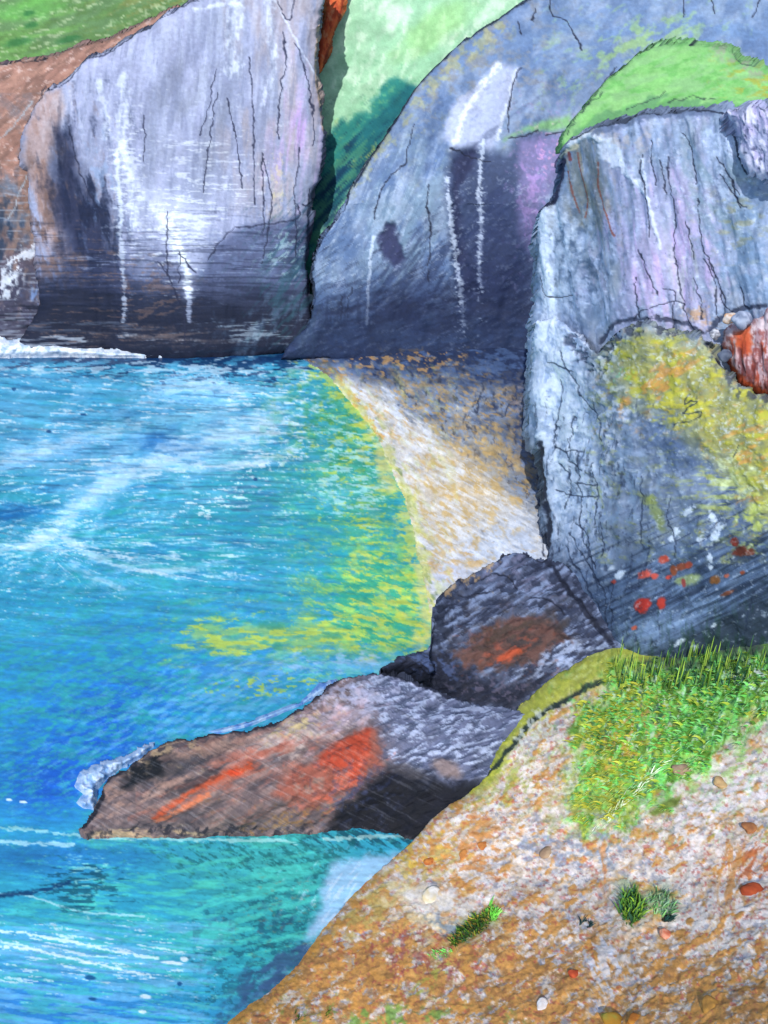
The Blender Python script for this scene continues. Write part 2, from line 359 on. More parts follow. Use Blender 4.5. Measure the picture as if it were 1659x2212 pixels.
cv.relief(.10, 130, 22, 4, 3); cv.relief(.035, 60, 6, 4, 2); cv.relief(.02, 14, 5, 0, 2)
far = (.35+.65*ss(1700, 800, Y)); cv.R *= far
ring = [(-415, 745), (1395, 745), (1395, 2325), (-415, 2325)]
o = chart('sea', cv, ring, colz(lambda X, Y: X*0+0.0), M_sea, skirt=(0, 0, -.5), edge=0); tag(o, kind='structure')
# sea bed and the open water round about
g = np.array([-400, -60, -12, 12, 60, 400.]); GX, GY = np.meshgrid(g*1.0, np.array([-200, -20, 20, 60, 70, 110, 400.]))
V = np.stack([GX, GY, GX*0-.7], -1); n = len(g); I = np.arange(V.shape[0]*n).reshape(-1, n)
Q = np.stack([I[:-1, :-1], I[:-1, 1:], I[1:, 1:], I[1:, :-1]], -1).reshape(-1, 4)
o = make_mesh('sea_bed', V, Q, np.tile((40, 130, 180), (V.size//3, 1)), M_sea); tag(o, kind='structure')

#@@BEACH
BPX = 0
BP = [(600, 752), (640, 768), (700, 800), (735, 840), (770, 885), (812, 935), (840, 1000), (868, 1060), (888, 1120), (900, 1190), (925, 1290), (935, 1380), (1000, 1310), (1240, 1262), (1380, 1230), (1380, 700), (600, 700)]
BL = BP[:12]
cv = Cv(590, 1390, 690, 1440, 2.4); X, Y = cv.X, cv.Y
cv.amp = .8; cv.base((202, 204, 210))
cv.blob((216, 212, 206), 900, 1000, 200, 200, 45, .8, .5, 60, .8)
cv.blob((190, 206, 232), 1100, 1180, 110, 70, 10, .8, .6, 50, .8)
cv.blob((186, 196, 226), 960, 1240, 70, 60, 10, .5, .6, 40, .8)
UP = ss(-30, 40, (X-820)*.62-(Y-850)*.78)     # stony ground above the sand
UP = np.clip(UP+.4*(fbm(X, Y, 60, 40, 30, 3)-.5), 0, 1)
cv.mx(.9*UP, (116, 132, 158))
cv.dab((72, 86, 112), .5*UP, 26, 12, 20, .4, .75)
cv.dab((50, 72, 116), .7*cv.reg(1000, 790, 260, 34), 40, 16, 0, .4, .9)
cv.dab((50, 60, 90), .6*cv.reg(1120, 850, 60, 110), 18, 14, 0, .4, .8)
cv.dab((140, 166, 206), .3*UP, 22, 10, 0, .25, .7)
cv.dab((198, 156, 92), .26*np.maximum(UP, .25), 13, 6, 24, .12, .85, .03, octv=3)
cv.dab((148, 134, 112), .26*UP, 12, 8, 60, .3, .7)
cv.dab((30, 36, 56), .14*UP, 8, 12, 0, .1, .8)
cv.blob((208, 184, 140), 1000, 1060, 110, 130, 40, .55, .8, 40, .9); cv.dab((206, 170, 100), .44*cv.reg(1000, 1060, 130, 160, 40), 18, 10, 40, .25, .8, .02)
cv.dab((206, 168, 108), .34*cv.reg(880, 930, 130, 60, 50), 20, 8, 40, .2, .8, .02)
cv.dab((206, 168, 108), .4*cv.reg(960, 1210, 80, 40, 0), 16, 8, 0, .2, .8, .02)
cv.dab((222, 228, 238), .32*(1-UP)*ss(1250, 1180, Y), 26, 5, 30, .15, .8, .02)
cv.dab((222, 232, 246), .36*cv.reg(870, 910, 120, 26, 42), 20, 9, 42, .2, .9)
edge = np.exp(-(seg_dist(X, Y, BL)/20)**2)
cv.dab((206, 206, 110), .45*edge, 20, 9, 40, .3, .9)
cv.dab((216, 156, 70), .42*np.exp(-(seg_dist(X, Y, BL[:6])/26)**2), 12, 7, 30, .12, .9)
cv.dab((96, 120, 80), .25*edge*ss(840, 900, Y), 14, 8, 60, .15, .8)
cv.dab((230, 200, 176), .25*cv.reg(1130, 870, 30, 60), 12, 8, 0, .15, .8)
cv.lines((44, 52, 74), [[(1040, 850), (1030, 890)], [(1100, 870), (1090, 900)], [(1160, 850), (1165, 1000), (1168, 1080), (1175, 1200)]], 3)
cv.mx(.95*ss(850, 765, Y+60*(fbm(X, Y, 50, 20, 0, 33)-.5)-.04*(X-900)), (34, 48, 82))  # shade at the cliff foot painted onto the back of the beach
cv.mx(.55*np.exp(-((X-1150)/55)**2)*ss(1080, 900, Y), (48, 62, 98))  # shade beside the tall right rock painted onto the sand
cv.dab((196, 150, 90), .28*ss(830, 790, Y)*ss(1100, 900, X), 13, 7, 10, .12, .9, .02)
cv.dab((86, 116, 164), .3*ss(860, 790, Y), 22, 9, 10, .2, .7)
cv.dab((196, 204, 120), .75*np.exp(-(seg_dist(X, Y, BL[3:])/26)**2), 26, 12, 60, .5, .7)
cv.vary(.10, 26, 14, 30); cv.vary(.10, 6, 5)
cv.relief(.10, 60, 40, 30, 3); cv.relief(.05, 12, 8, 0, 2, .3+.7*UP)
def z_beach(X, Y): return .06+.0045*np.clip(seg_dist(X, Y, BL), 0, 200)*np.where(inside(X, Y, BP), 1, -1)
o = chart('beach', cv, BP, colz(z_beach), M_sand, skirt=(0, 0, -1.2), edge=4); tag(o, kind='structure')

#@@HILL
cv = Cv(-700, 2500, -260, 800, 4.0); X, Y = cv.X, cv.Y
cv.base((152, 200, 164))
cv.poly((92, 128, 84), [(-800, -400), (900, -400), (560, -100), (430, 0), (360, 30), (290, 62), (210, 96), (100, 126), (0, 141), (-200, 150), (-800, 190)], 5, 1, 4)
LG = sdist(X, Y, [(-200, -100), (540, -100), (400, 8), (290, 60), (100, 124), (-200, 150)]) > 0
cv.dab((104, 156, 80), .36*LG*ss(330, 40, X), 60, 12, -14, .3, .85)
cv.dab((84, 120, 66), .35*LG, 50, 9, -16, .2, .8)
cv.dab((128, 132, 76), .4*LG*ss(160, 400, X), 50, 9, -18, .3, .8)
cv.dab((170, 190, 150), .16*LG, 22, 4, -14, .1, .8)
cv.blob((96, 170, 80), 60, 20, 90, 26, -10, .6)
for c, r in (((62, 27), (14, 8)), ((66, 54), (18, 7)), ((40, 92), (34, 9)), ((150, 86), (32, 8))):
    cv.blob((44, 106, 60), c[0], c[1], r[0], r[1], -12, .75, .6)
MG = ss(660, 700, X)*ss(1180, 1140, X)
cv.dab((172, 216, 178), .5*MG*ss(260, 180, Y), 30, 70, 15, .9, .6)
cv.dab((210, 236, 212), .34*MG*ss(240, 160, Y), 12, 40, 18, .25, .8)
cv.dab((130, 184, 144), .35*MG, 40, 30, -30, .9, .6)
cv.blob((140, 196, 120), 940, 60, 110, 40, -35, .6, .6)
TL = [(860, 165), (900, 190), (880, 240), (830, 290), (800, 330), (740, 370), (690, 400), (640, 480), (600, 560), (560, 640), (560, 760), (700, 760), (690, 560), (690, 400), (700, 300), (740, 260), (800, 240), (820, 190)]
cv.poly((36, 122, 116), TL, 8, .95, 12, 16)
cv.dab((90, 160, 120), .25*cv.reg(830, 230, 80, 60, -45), 12, 8, -30, .15, .8)
cv.poly((24, 92, 104), [(905, 190), (880, 180), (800, 260), (740, 330), (700, 400), (660, 460), (700, 480), (760, 400), (840, 290)], 10, .8, 12, 16)
cv.poly((20, 78, 96), [(820, 320), (760, 400), (720, 460), (640, 560), (560, 680), (560, 600), (640, 470), (690, 385), (740, 340)], 12, .85, 10, 16)
cv.dab((16, 50, 80), .42*cv.reg(720, 400, 80, 120, 35), 50, 6, -45, .2, .9)
cv.dab((70, 140, 110), .42*cv.reg(700, 440, 70, 160, 35), 50, 5, -48, .15, .85)
cv.dab((180, 186, 90), .3*cv.reg(810, 330, 60, 18, -40), 20, 7, -45, .2, .8)
cv.vary(.10, 30, 14, -30); cv.vary(.08, 9, 9)
cv.relief(.5, 160, 90, -30, 3); cv.relief(.10, 24, 14, -30, 3)
o = chart('hillside', cv, [(-695, -255), (2495, -255), (2495, 795), (-695, 795)], lambda X, Y: wall_t(X, Y, 69.0, 0, .72), M_turf, skirt=(0, 6, -3), edge=0); tag(o, kind='structure')

#@@BROWN SLOPE
PB = [(-400, 175), (-140, 152), (0, 141), (100, 126), (210, 96), (290, 62), (360, 30), (430, 0), (500, -70), (640, -70), (560, 60), (400, 160), (200, 300), (140, 500), (140, 775), (-400, 775)]
cv = Cv(-410, 650, -75, 780, 2.8); X, Y = cv.X, cv.Y
cv.base((148, 110, 98))
cv.dab((172, 132, 116), .5, 60, 12, -22, .5, .8)
cv.dab((110, 84, 76), .3, 50, 8, -40, .2, .7)
cv.dab((200, 176, 170), .14, 12, 5, -20, .1, .8)
DL = ss(280, 470, Y+.2*(60-X))
cv.dab((96, 112, 134), .62*DL*ss(640, 500, Y), 30, 50, -62, .5, .85)
cv.dab((120, 92, 82), .5*DL*ss(620, 480, Y), 24, 60, -66, .4, .8)
cv.mx(ss(440, 620, Y)*.85, (46, 52, 78))
cv.dab((30, 50, 76), .7*cv.reg(5, 500, 34, 70), 12, 24, 0, .4, .9)
cv.dab((140, 112, 100), .6*cv.reg(50, 520, 26, 90, 12), 12, 30, 10, .4, .85)
cv.dab((218, 226, 236), .62*np.exp(-(seg_dist(X, Y, [(15, 640), (22, 590), (45, 555), (80, 545)])/20)**2), 9, 16, 20, .25, .95, .06)
cv.dab((110, 140, 190), .6*cv.reg(78, 630, 14, 40, 15), 9, 24, 10, .35, .9)
cv.dab((16, 22, 40), .55*cv.reg(60, 690, 200, 30), 60, 6, 0, .2, .9)
cv.dab((120, 130, 150), .5*cv.reg(60, 722, 200, 14), 60, 5, -3, .25, .8)
cv.dab((228, 236, 244), .75*cv.reg(30, 748, 190, 16), 60, 6, -3, .25, .95, .05)
cv.dab((150, 160, 176), .2*DL, 60, 4, 1, .1, .6)
cv.lines(INK, [[(100, 188), (78, 235), (52, 285), (42, 340), (52, 360), (66, 372)], [(66, 410), (74, 435), (72, 470)], [(-60, 146), (60, 134), (100, 127)]], 3)
cv.lines((150, 160, 170), [[(0, 300), (30, 270), (70, 220)], [(20, 470), (60, 380)]], 3)
cv.vary(.12, 30, 12, -25); cv.vary(.1, 8, 6)
cv.relief(.35, 50, 120, -30, 3); cv.relief(.07, 16, 10, -25, 3)
o = chart('rocky_slope', cv, PB, lambda X, Y: two_t(X, Y, 68.4, .3, 11, .72), M_rock, skirt=(0, 4, -1), curl=.8, curl_r=20)
tag(o, 'brown rocky slope at the far left between the green field and the lilac cliff', 'rock slope')

#@@CLIFF A
PA = [(100, 190), (125, 183), (160, 150), (215, 115), (290, 70), (350, 40), (430, 0), (520, -70), (720, -70), (702, 0), (690, 60), (683, 150), (690, 230), (698, 290), (690, 380), (670, 430), (668, 500), (666, 600), (668, 700), (690, 780), (20, 780), (60, 720), (90, 660), (82, 560), (62, 450), (66, 372), (46, 345), (50, 290), (78, 235)]
cv = Cv(10, 740, -75, 785, 2.2); X, Y = cv.X, cv.Y
cv.amp = .6; cv.base((152, 156, 186))
cv.dab((150, 156, 182), .45, 40, 130, 6, .6, .8)
cv.dab((182, 184, 214), .36, 30, 120, 3, .6, .7)
cv.dab((176, 162, 168), .55*ss(430, 640, X)*ss(480, 300, Y), 24, 110, 0, .6, .8)
cv.dab((206, 176, 220), .6*cv.reg(640, 330, 36, 110, 8), 14, 90, 6, .5, .8)
cv.dab((204, 150, 232), .6*cv.reg(645, 270, 10, 40, 12), 9, 40, 10, .4, .8)
cv.dab((140, 144, 164), .5*cv.reg(430, 250, 80, 110), 30, 60, 12, .5, .7)
# bright quartz runs
for p, w in (([(262, 170), (268, 260), (270, 330), (282, 380), (290, 480)], 18), ([(215, 180), (225, 230), (232, 300)], 14), ([(500, -60), (510, 30), (500, 90), (505, 150)], 20),
             ([(580, -40), (585, 60), (590, 130), (570, 220)], 12), ([(690, 180), (560, -60)], 3), ([(300, 400), (340, 470), (380, 540), (400, 590)], 8),
             ([(420, 20), (520, 10), (520, 60)], 6)):
    cv.stroke((226, 232, 248), p, w*1.3, .7, 1.2, .9, (8, 14), .06)
cv.dab((214, 220, 240), .26*ss(500, 100, Y), 12, 80, 4, .4, .6, .03)
cv.dab((240, 244, 252), .26*cv.reg(440, 420, 150, 160), 30, 5, 0, .12, .85, .03)
cv.dab((122, 128, 156), .22*ss(-20, 120, Y), 9, 70, 6, .15, .7, -.04)
cv.dab((190, 168, 158), .5*cv.reg(600, 440, 40, 110), 12, 60, 0, .35, .7)
cv.dab((232, 212, 150), .3*cv.reg(600, 400, 14, 60), 7, 12, 0, .2, .8)
# brown left rib
cv.poly((178, 150, 146), [(90, 200), (128, 190), (140, 230), (120, 300), (105, 360), (130, 470), (160, 570), (120, 560), (80, 430), (50, 340), (60, 280)], 10, .9, 6)
cv.dab((206, 196, 206), .5*cv.reg(115, 230, 26, 60, 10), 10, 30, 0, .4, .8)
cv.dab((150, 106, 86), .45*cv.reg(110, 440, 50, 140, -14), 12, 50, -14, .3, .8)
# the dark hollow, its shade painted into the rock colour
HW = [(130, 280), (160, 300), (175, 370), (200, 420), (235, 480), (262, 600), (262, 780), (60, 780), (70, 640), (100, 620), (150, 600), (110, 430)]
cv.poly((38, 44, 72), HW, 30, .96, 16, 24, -.35)
cv.dab((120, 92, 84), .36*cv.reg(120, 540, 60, 170, -12), 16, 40, -12, .3, .85)
cv.dab((24, 34, 62), .5*cv.reg(190, 480, 50, 160, -12), 14, 60, -10, .3, .85, -.08)
cv.dab((26, 32, 58), .4*cv.reg(140, 330, 24, 70), 10, 50, 0, .3, .8)
cv.dab((150, 176, 214), .4*cv.reg(225, 400, 30, 90, -12), 10, 22, -10, .25, .8)
# dark base of the cliff: wet rock with shade painted in
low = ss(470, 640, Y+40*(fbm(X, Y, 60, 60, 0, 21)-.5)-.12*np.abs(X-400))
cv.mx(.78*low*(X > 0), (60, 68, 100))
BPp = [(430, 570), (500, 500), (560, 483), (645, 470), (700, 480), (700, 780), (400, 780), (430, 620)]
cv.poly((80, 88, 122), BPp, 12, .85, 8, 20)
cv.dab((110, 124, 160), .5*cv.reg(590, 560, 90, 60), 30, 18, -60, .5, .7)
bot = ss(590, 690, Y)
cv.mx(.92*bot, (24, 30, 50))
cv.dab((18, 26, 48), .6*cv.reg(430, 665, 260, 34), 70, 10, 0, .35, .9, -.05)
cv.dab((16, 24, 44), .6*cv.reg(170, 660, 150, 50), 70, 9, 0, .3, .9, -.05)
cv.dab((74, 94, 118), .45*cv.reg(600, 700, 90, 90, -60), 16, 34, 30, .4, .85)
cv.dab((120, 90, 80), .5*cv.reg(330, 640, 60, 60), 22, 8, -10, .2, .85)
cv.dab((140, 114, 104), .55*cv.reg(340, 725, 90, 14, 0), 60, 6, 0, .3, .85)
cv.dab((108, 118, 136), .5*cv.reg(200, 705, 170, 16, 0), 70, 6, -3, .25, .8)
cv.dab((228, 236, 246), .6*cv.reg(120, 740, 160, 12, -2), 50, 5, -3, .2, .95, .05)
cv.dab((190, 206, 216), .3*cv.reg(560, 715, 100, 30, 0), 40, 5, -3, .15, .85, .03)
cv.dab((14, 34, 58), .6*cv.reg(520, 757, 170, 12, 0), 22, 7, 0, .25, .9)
# white wedge
cv.poly((196, 200, 228), [(290, 380), (350, 420), (450, 440), (440, 560), (412, 640), (400, 640), (375, 560), (330, 480)], 22, .65, 12)
cv.dab((240, 244, 252), .6*cv.reg(385, 500, 60, 80, 10), 26, 5, 0, .1, .95, .04)
cv.dab((236, 240, 252), .5*cv.reg(275, 400, 34, 130), 18, 6, 0, .12, .9, .04)
cv.stroke((244, 248, 254), [(352, 470), (372, 500), (390, 540), (403, 580), (407, 640)], 15, .95, 1.2, .7, (16, 5), .08)
cv.stroke((200, 208, 232), [(407, 630), (410, 690)], 9, .6, .6, .6, (12, 5), .04)
cv.stroke((220, 228, 244), [(258, 480), (262, 560), (268, 640), (266, 690)], 9, .6, 1.5, .6, (16, 5), .06)
cv.stroke((226, 232, 246), [(250, 330), (256, 400), (262, 480)], 9, .8, .8, .6, (14, 5), .06)
# horizontal brushed striae over the lower face
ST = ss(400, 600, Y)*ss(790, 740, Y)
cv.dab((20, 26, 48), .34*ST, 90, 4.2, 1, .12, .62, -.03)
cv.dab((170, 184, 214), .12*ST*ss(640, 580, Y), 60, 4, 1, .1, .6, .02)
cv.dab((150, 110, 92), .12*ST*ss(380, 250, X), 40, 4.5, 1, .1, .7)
cv.dab((26, 64, 92), .55*cv.reg(650, 520, 40, 80, 20), 44, 6, -48, .2, .9); cv.dab((40, 84, 96), .5*cv.reg(630, 620, 56, 120, 0), 34, 7, -48, .25, .85)
cv.dab((186, 216, 214), .25*cv.reg(620, 540, 50, 60, 0), 16, 6, -40, .15, .8)
A_l = [[(466, 150), (455, 210), (432, 290)], [(468, 200), (460, 250), (448, 340), (436, 420)], [(490, 210), (508, 290), (516, 350), (522, 405)], [(568, 335), (578, 380), (585, 430), (580, 500), (566, 570)],
       [(655, 140), (672, 220), (680, 290), (676, 310)], [(787-10, 290), (788, 300)], [(565, 340), (572, 470), (568, 500)], [(672, 410), (668, 440), (655, 440)], [(645, 320), (646, 360), (634, 420), (642, 470), (640, 555)],
       [(360, 455), (362, 520), (362, 595)], [(340, 565), (372, 610), (388, 650), (400, 690), (402, 745)], [(388, 545), (389, 610)], [(386, 548), (420, 590)],
       [(448, 560), (470, 530), (492, 503), (520, 490), (560, 485), (645, 470), (640, 440)], [(665, 620), (650, 660), (640, 700), (628, 745)], [(310, 250), (312, 300), (310, 350)], [(150, 270), (160, 330), (185, 400), (220, 470)],
       [(700, 300), (690, 380)], [(612, 70), (618, 140), (606, 190), (600, 300)], [(600, 0), (625, 45), (640, -30)], [(540, 120), (546, 260), (550, 440)], [(640, 90), (662, 150)], [(100, 190), (128, 182), (165, 150), (215, 116), (258, 95), (290, 70), (350, 40), (430, -2)]]
cv.lines((34, 38, 62), [[(x/1.0, y) for x, y in l] for l in A_l], 2.6, .85)
cv.stroke((196, 158, 120), [(690, 60), (684, 150), (691, 230), (699, 290)], 4, .7, .4)
cv.vary(.06, 60, 90); cv.vary(.08, 7, 5)
cv.relief(.7, 80, 420, 3, 2); cv.relief(.14, 26, 150, 2, 3); cv.relief(.02, 60, 6, 0, 2, ST)
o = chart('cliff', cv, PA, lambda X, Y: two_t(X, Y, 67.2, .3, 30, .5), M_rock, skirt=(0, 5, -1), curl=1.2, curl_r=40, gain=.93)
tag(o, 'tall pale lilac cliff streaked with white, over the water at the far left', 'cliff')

#@@CLIFF B
PBb = [(600, 790), (620, 740), (668, 700), (672, 620), (668, 560), (695, 500), (728, 455), (750, 420), (765, 385), (800, 345), (835, 285), (880, 225), (905, 190), (940, 150), (1000, 98), (1080, 42), (1150, 0), (1230, -70), (1820, -70), (1820, 790)]
cv = Cv(595, 1825, -75, 795, 2.4); X, Y = cv.X, cv.Y
cv.amp = .65; cv.base((108, 128, 162))
cv.dab((86, 110, 150), .5, 60, 50, -40, .6, .8)
cv.dab((146, 160, 186), .4*ss(700, 500, Y), 30, 60, 20, .5, .8)
cv.dab((108, 132, 170), .45*ss(300, 120, Y), 60, 24, -20, .5, .8)
cv.dab((134, 134, 138), .4*ss(330, 150, Y)*ss(1350, 1000, X), 20, 14, 0, .3, .7)
cv.dab((150, 168, 196), .5*cv.reg(1550, 20, 220, 60), 30, 60, 15, .5, .7)
cv.dab((102, 130, 172), .5*cv.reg(1500, 70, 260, 40), 60, 24, 0, .5, .8)
cv.dab((156, 172, 176), .4*cv.reg(1380, 110, 120, 40), 30, 16, 0, .4, .7)
cv.dab((170, 166, 110), .5*np.exp(-(seg_dist(X, Y, [(1080, 60), (960, 160), (880, 250), (820, 330), (770, 400)])/18)**2), 16, 10, -45, .3, .85)
cv.dab((150, 186, 120), .5*cv.reg(1390, 100, 130, 50, -25), 24, 14, -30, .4, .8)
cv.poly((124, 176, 110), [(1090, 302), (1140, 288), (1215, 280), (1235, 280), (1230, 250), (1180, 258), (1130, 280)], 8, .9, 6)
cv.dab((120, 144, 166), .5*cv.reg(870, 470, 110, 130, 25), 22, 80, 22, .5, .8)
cv.dab((176, 190, 214), .35*cv.reg(860, 440, 120, 120, 25), 9, 50, 22, .25, .8, .03)
# pale quartz chute
cv.poly((184, 190, 220), [(975, 230), (1010, 205), (1040, 170), (1070, 140), (1120, 150), (1100, 230), (1075, 300), (1060, 330), (990, 330), (960, 300)], 10, .85, 8)
cv.stroke((240, 244, 252), [(1075, 145), (1040, 190), (1010, 235), (990, 290), (975, 325)], 14, .8, 1.1, .9, (9, 9), .06)
cv.stroke((236, 240, 252), [(1115, 150), (1095, 220), (1075, 300)], 7, .65, 1.2, .9, (8, 8), .04)
# dark hollows, more painted shade than depth
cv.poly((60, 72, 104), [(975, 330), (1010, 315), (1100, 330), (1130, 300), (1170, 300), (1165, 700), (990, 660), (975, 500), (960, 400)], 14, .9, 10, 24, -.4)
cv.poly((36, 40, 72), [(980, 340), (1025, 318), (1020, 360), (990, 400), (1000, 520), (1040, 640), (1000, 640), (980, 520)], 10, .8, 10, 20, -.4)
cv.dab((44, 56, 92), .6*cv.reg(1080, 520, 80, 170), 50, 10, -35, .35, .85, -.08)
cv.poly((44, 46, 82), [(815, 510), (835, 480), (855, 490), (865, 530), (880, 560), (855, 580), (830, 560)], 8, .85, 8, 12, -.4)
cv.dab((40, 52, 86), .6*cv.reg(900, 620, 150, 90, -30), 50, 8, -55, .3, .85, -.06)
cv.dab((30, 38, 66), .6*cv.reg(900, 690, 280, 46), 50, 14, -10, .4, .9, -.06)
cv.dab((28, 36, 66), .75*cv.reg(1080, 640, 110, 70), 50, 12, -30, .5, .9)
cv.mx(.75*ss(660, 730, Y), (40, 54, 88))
cv.dab((88, 118, 168), .4*cv.reg(1000, 730, 200, 20), 30, 10, 0, .3, .8)
cv.dab((200, 150, 90), .3*cv.reg(930, 762, 120, 18), 12, 7, 0, .15, .9)
cv.dab((78, 100, 120), .5*cv.reg(650, 700, 50, 60), 20, 30, 20, .4, .8)
cv.dab((26, 34, 60), .4*cv.reg(740, 690, 60, 40), 9, 40, 5, .2, .85)
# violet patch
cv.poly((132, 122, 168), [(1120, 300), (1215, 290), (1210, 380), (1170, 450), (1150, 560), (1120, 500), (1120, 400)], 14, .8, 8)
cv.dab((176, 140, 200), .4*cv.reg(1150, 410, 36, 120, 6), 12, 14, -30, .25, .9, .03)
cv.dab((226, 160, 200), .25*cv.reg(1180, 330, 40, 60, 0), 8, 8, -30, .15, .85)
# white runs
cv.stroke((200, 210, 232), [(965, 390), (972, 450), (978, 510), (988, 580), (1000, 660), (1000, 690)], 8, .85, 1.3, .6, (9, 4), .06)
cv.stroke((200, 210, 232), [(1042, 305), (1040, 360), (1036, 420), (1042, 500), (1036, 560), (1040, 620)], 7, .85, 1.3, .6, (9, 4), .06)
cv.stroke((206, 216, 236), [(806, 510), (800, 560), (796, 620), (792, 700)], 5, .7, 1, .5, (6, 6), .04)
cv.dab((206, 216, 234), .12*ss(300, 450, Y), 14, 5, -30, .1, .6, .02)
cv.lines(INK, [[(765, 385), (748, 420), (742, 450), (725, 462), (697, 500), (680, 535), (670, 570), (668, 625)], [(895, 275), (880, 330), (875, 358), (830, 395), (815, 430), (805, 475)], [(925, 400), (922, 440), (930, 500), (925, 560), (926, 610)],
     [(1125, 150), (1108, 180), (1098, 230), (1100, 285)], [(975, 325), (1010, 335), (1060, 345)], [(1195, -20), (1190, 30), (1225, 45), (1245, 75), (1255, 110)], [(1155, 25), (1150, 45)], [(1475, 0), (1478, 40)], [(1535, -30), (1540, 30)], [(1625, 40), (1640, 0), (1659, -20)],
     [(1040, -20), (1036, 20), (1028, 40)], [(1095, 300), (1130, 295), (1160, 285)], [(1180, 290), (1235, 288)], [(740, 640), (735, 690)], [(760, 620), (745, 680)], [(1120, 55), (1124, 80)],
     [(1225, 285), (1262, 240), (1300, 188), (1330, 150)]], 2.8)
cv.stroke((20, 30, 50), [(760, 400), (800, 345), (835, 285), (880, 225), (905, 190), (940, 150), (1000, 98), (1080, 42), (1150, 0)], 4, .85, .4, .5)
cv.dab((24, 30, 54), .16*ss(420, 560, Y), 50, 4, -28, .1, .6, -.02)
cv.mx(.55*cv.reg(1075, 560, 75, 170, 0, 4), (34, 44, 80)); cv.mx(.6*ss(590, 700, Y), (26, 38, 68)); cv.mx(.5*cv.reg(900, 640, 120, 60), (30, 40, 72))  # deepens the painted shade in the hollows and at the foot
cv.dab((206, 216, 236), .5*np.minimum(1, cv.reg(985, 560, 9, 120, -6)+cv.reg(1039, 470, 8, 140, 0)), 10, 5, 0, .15, .9, .04)
cv.vary(.08, 40, 40); cv.vary(.10, 7, 6)
cv.relief(.8, 90, 300, 16, 3); cv.relief(.16, 30, 90, 14, 3)
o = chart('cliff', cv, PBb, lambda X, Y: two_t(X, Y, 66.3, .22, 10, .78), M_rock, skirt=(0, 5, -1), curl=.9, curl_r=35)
tag(o, 'broad blue grey cliff with dark hollows, behind the sandy beach', 'cliff')

#@@GREEN SHELF
PG = [(1212, 300), (1240, 262), (1268, 225), (1300, 186), (1350, 138), (1400, 103), (1440, 96), (1500, 96), (1560, 106), (1600, 132), (1640, 150), (1700, 160), (1820, 170), (1820, 300), (1212, 330)]
cv = Cv(1205, 1825, 80, 335, 2.6); X, Y = cv.X, cv.Y
cv.base((142, 210, 126))
cv.dab((110, 200, 92), .45, 40, 14, -20, .4, .8)
cv.dab((152, 228, 126), .4, 30, 12, -10, .4, .8)
cv.poly((100, 168, 104), [(1230, 300), (1290, 250), (1350, 235), (1400, 215), (1440, 205), (1420, 225), (1520, 210), (1510, 225), (1590, 225), (1700, 230), (1700, 320), (1230, 320)], 4, .8, 8)
cv.dab((180, 186, 60), .5*cv.reg(1640, 180, 60, 30, 20), 20, 9, 0, .3, .85)
cv.dab((170, 180, 150), .6*np.exp(-(seg_dist(X, Y, [(1560, 106), (1620, 140), (1700, 155)])/16)**2), 12, 9, 0, .3, .8)
cv.stroke((20, 26, 44), [(1490, 96), (1520, 88), (1560, 98), (1575, 104)], 6, .95, .3, .4)
cv.lines((40, 60, 60), [[(1300, 186), (1350, 138), (1400, 103), (1440, 95)], [(1225, 290), (1262, 238), (1300, 186)], [(1240, 255), (1300, 200)], [(1350, 235), (1400, 222), (1435, 205)], [(1440, 222), (1500, 208), (1515, 212), (1545, 214)], [(1575, 106), (1600, 135), (1659, 150)]], 2.4, .7)
cv.vary(.06, 30, 12, -20); cv.vary(.06, 7, 7)
cv.relief(.3, 90, 50, -20, 3); cv.relief(.06, 14, 8, 0, 3)
o = chart('grassy_shelf', cv, PG, lambda X, Y: wall_t(X, Y, 46, 8, 1.0), M_turf, skirt=(0, 14, -4), curl=1.0, curl_r=25, gain=.8, tint=(1.0, .9, 1.08))
tag(o, 'bright lime green grassy shelf behind the top of the right hand rock wall', 'grass shelf')

#@@RUST
PR = [(702, -70), (704, 30), (692, 70), (684, 130), (682, 158), (694, 158), (708, 120), (722, 70), (740, 30), (760, -70)]
cv = Cv(670, 780, -75, 170, 2.2)
cv.base((206, 90, 46)); cv.dab((150, 50, 24), .45, 9, 30, 14, .3, .9); cv.dab((214, 110, 50), .35, 9, 26, 14, .25, .85); cv.dab((206, 150, 110), .14, 7, 9, 0, .15, .8)
cv.stroke((110, 34, 20), [(752, -60), (735, 30), (712, 100), (698, 150)], 4, .7, .4)
cv.relief(.12, 20, 40, 10, 3)
o = chart('rust_outcrop', cv, PR, lambda X, Y: wall_t(X, Y, 69.0, 0, .62), M_rock, skirt=(0, 3, -1), curl=.6, curl_r=14)
tag(o, 'narrow rust orange rib of rock between the lilac cliff and the pale green slope', 'rock')

#@@RIGHT WALL
def ybase(X): return np.mean([yb_raw(X+d) for d in (-90, -60, -30, 0, 30, 60, 90)], 0)
def yb_raw(X): return np.interp(X, [1100, 1180, 1200, 1240, 1290, 1310, 1370, 1430, 1560, 1660, 1860], [1170, 1200, 1228, 1280, 1340, 1388, 1412, 1428, 1418, 1412, 1410])
def zbase(X): return np.interp(X, [1100, 1200, 1300, 1430, 1560, 1660, 1860], [.9, 1.0, 2.0, 2.9, 4.1, 5.1, 6.9])
def right_t(off, k=.3, bulge=0):
    def tf(X, Y):
        yb = ybase(X); zb = zbase(X); p = pt_z(X, yb, zb)
        t = wall_t(X, Y, p[..., 1]+off, zb, k)
        if bulge: t = t-bulge*np.sin(np.clip((yb-Y)/700, 0, 1)*math.pi)*ss(1130, 1560, X)
        return t
    return tf
PD1 = [(1225, 300), (1250, 290), (1290, 276), (1340, 262), (1400, 245), (1480, 233), (1560, 240), (1659, 235), (1830, 235), (1830, 1000), (1150, 1000), (1143, 850), (1150, 700), (1160, 640), (1156, 560), (1160, 500), (1170, 455), (1200, 435), (1210, 380), (1215, 330)]
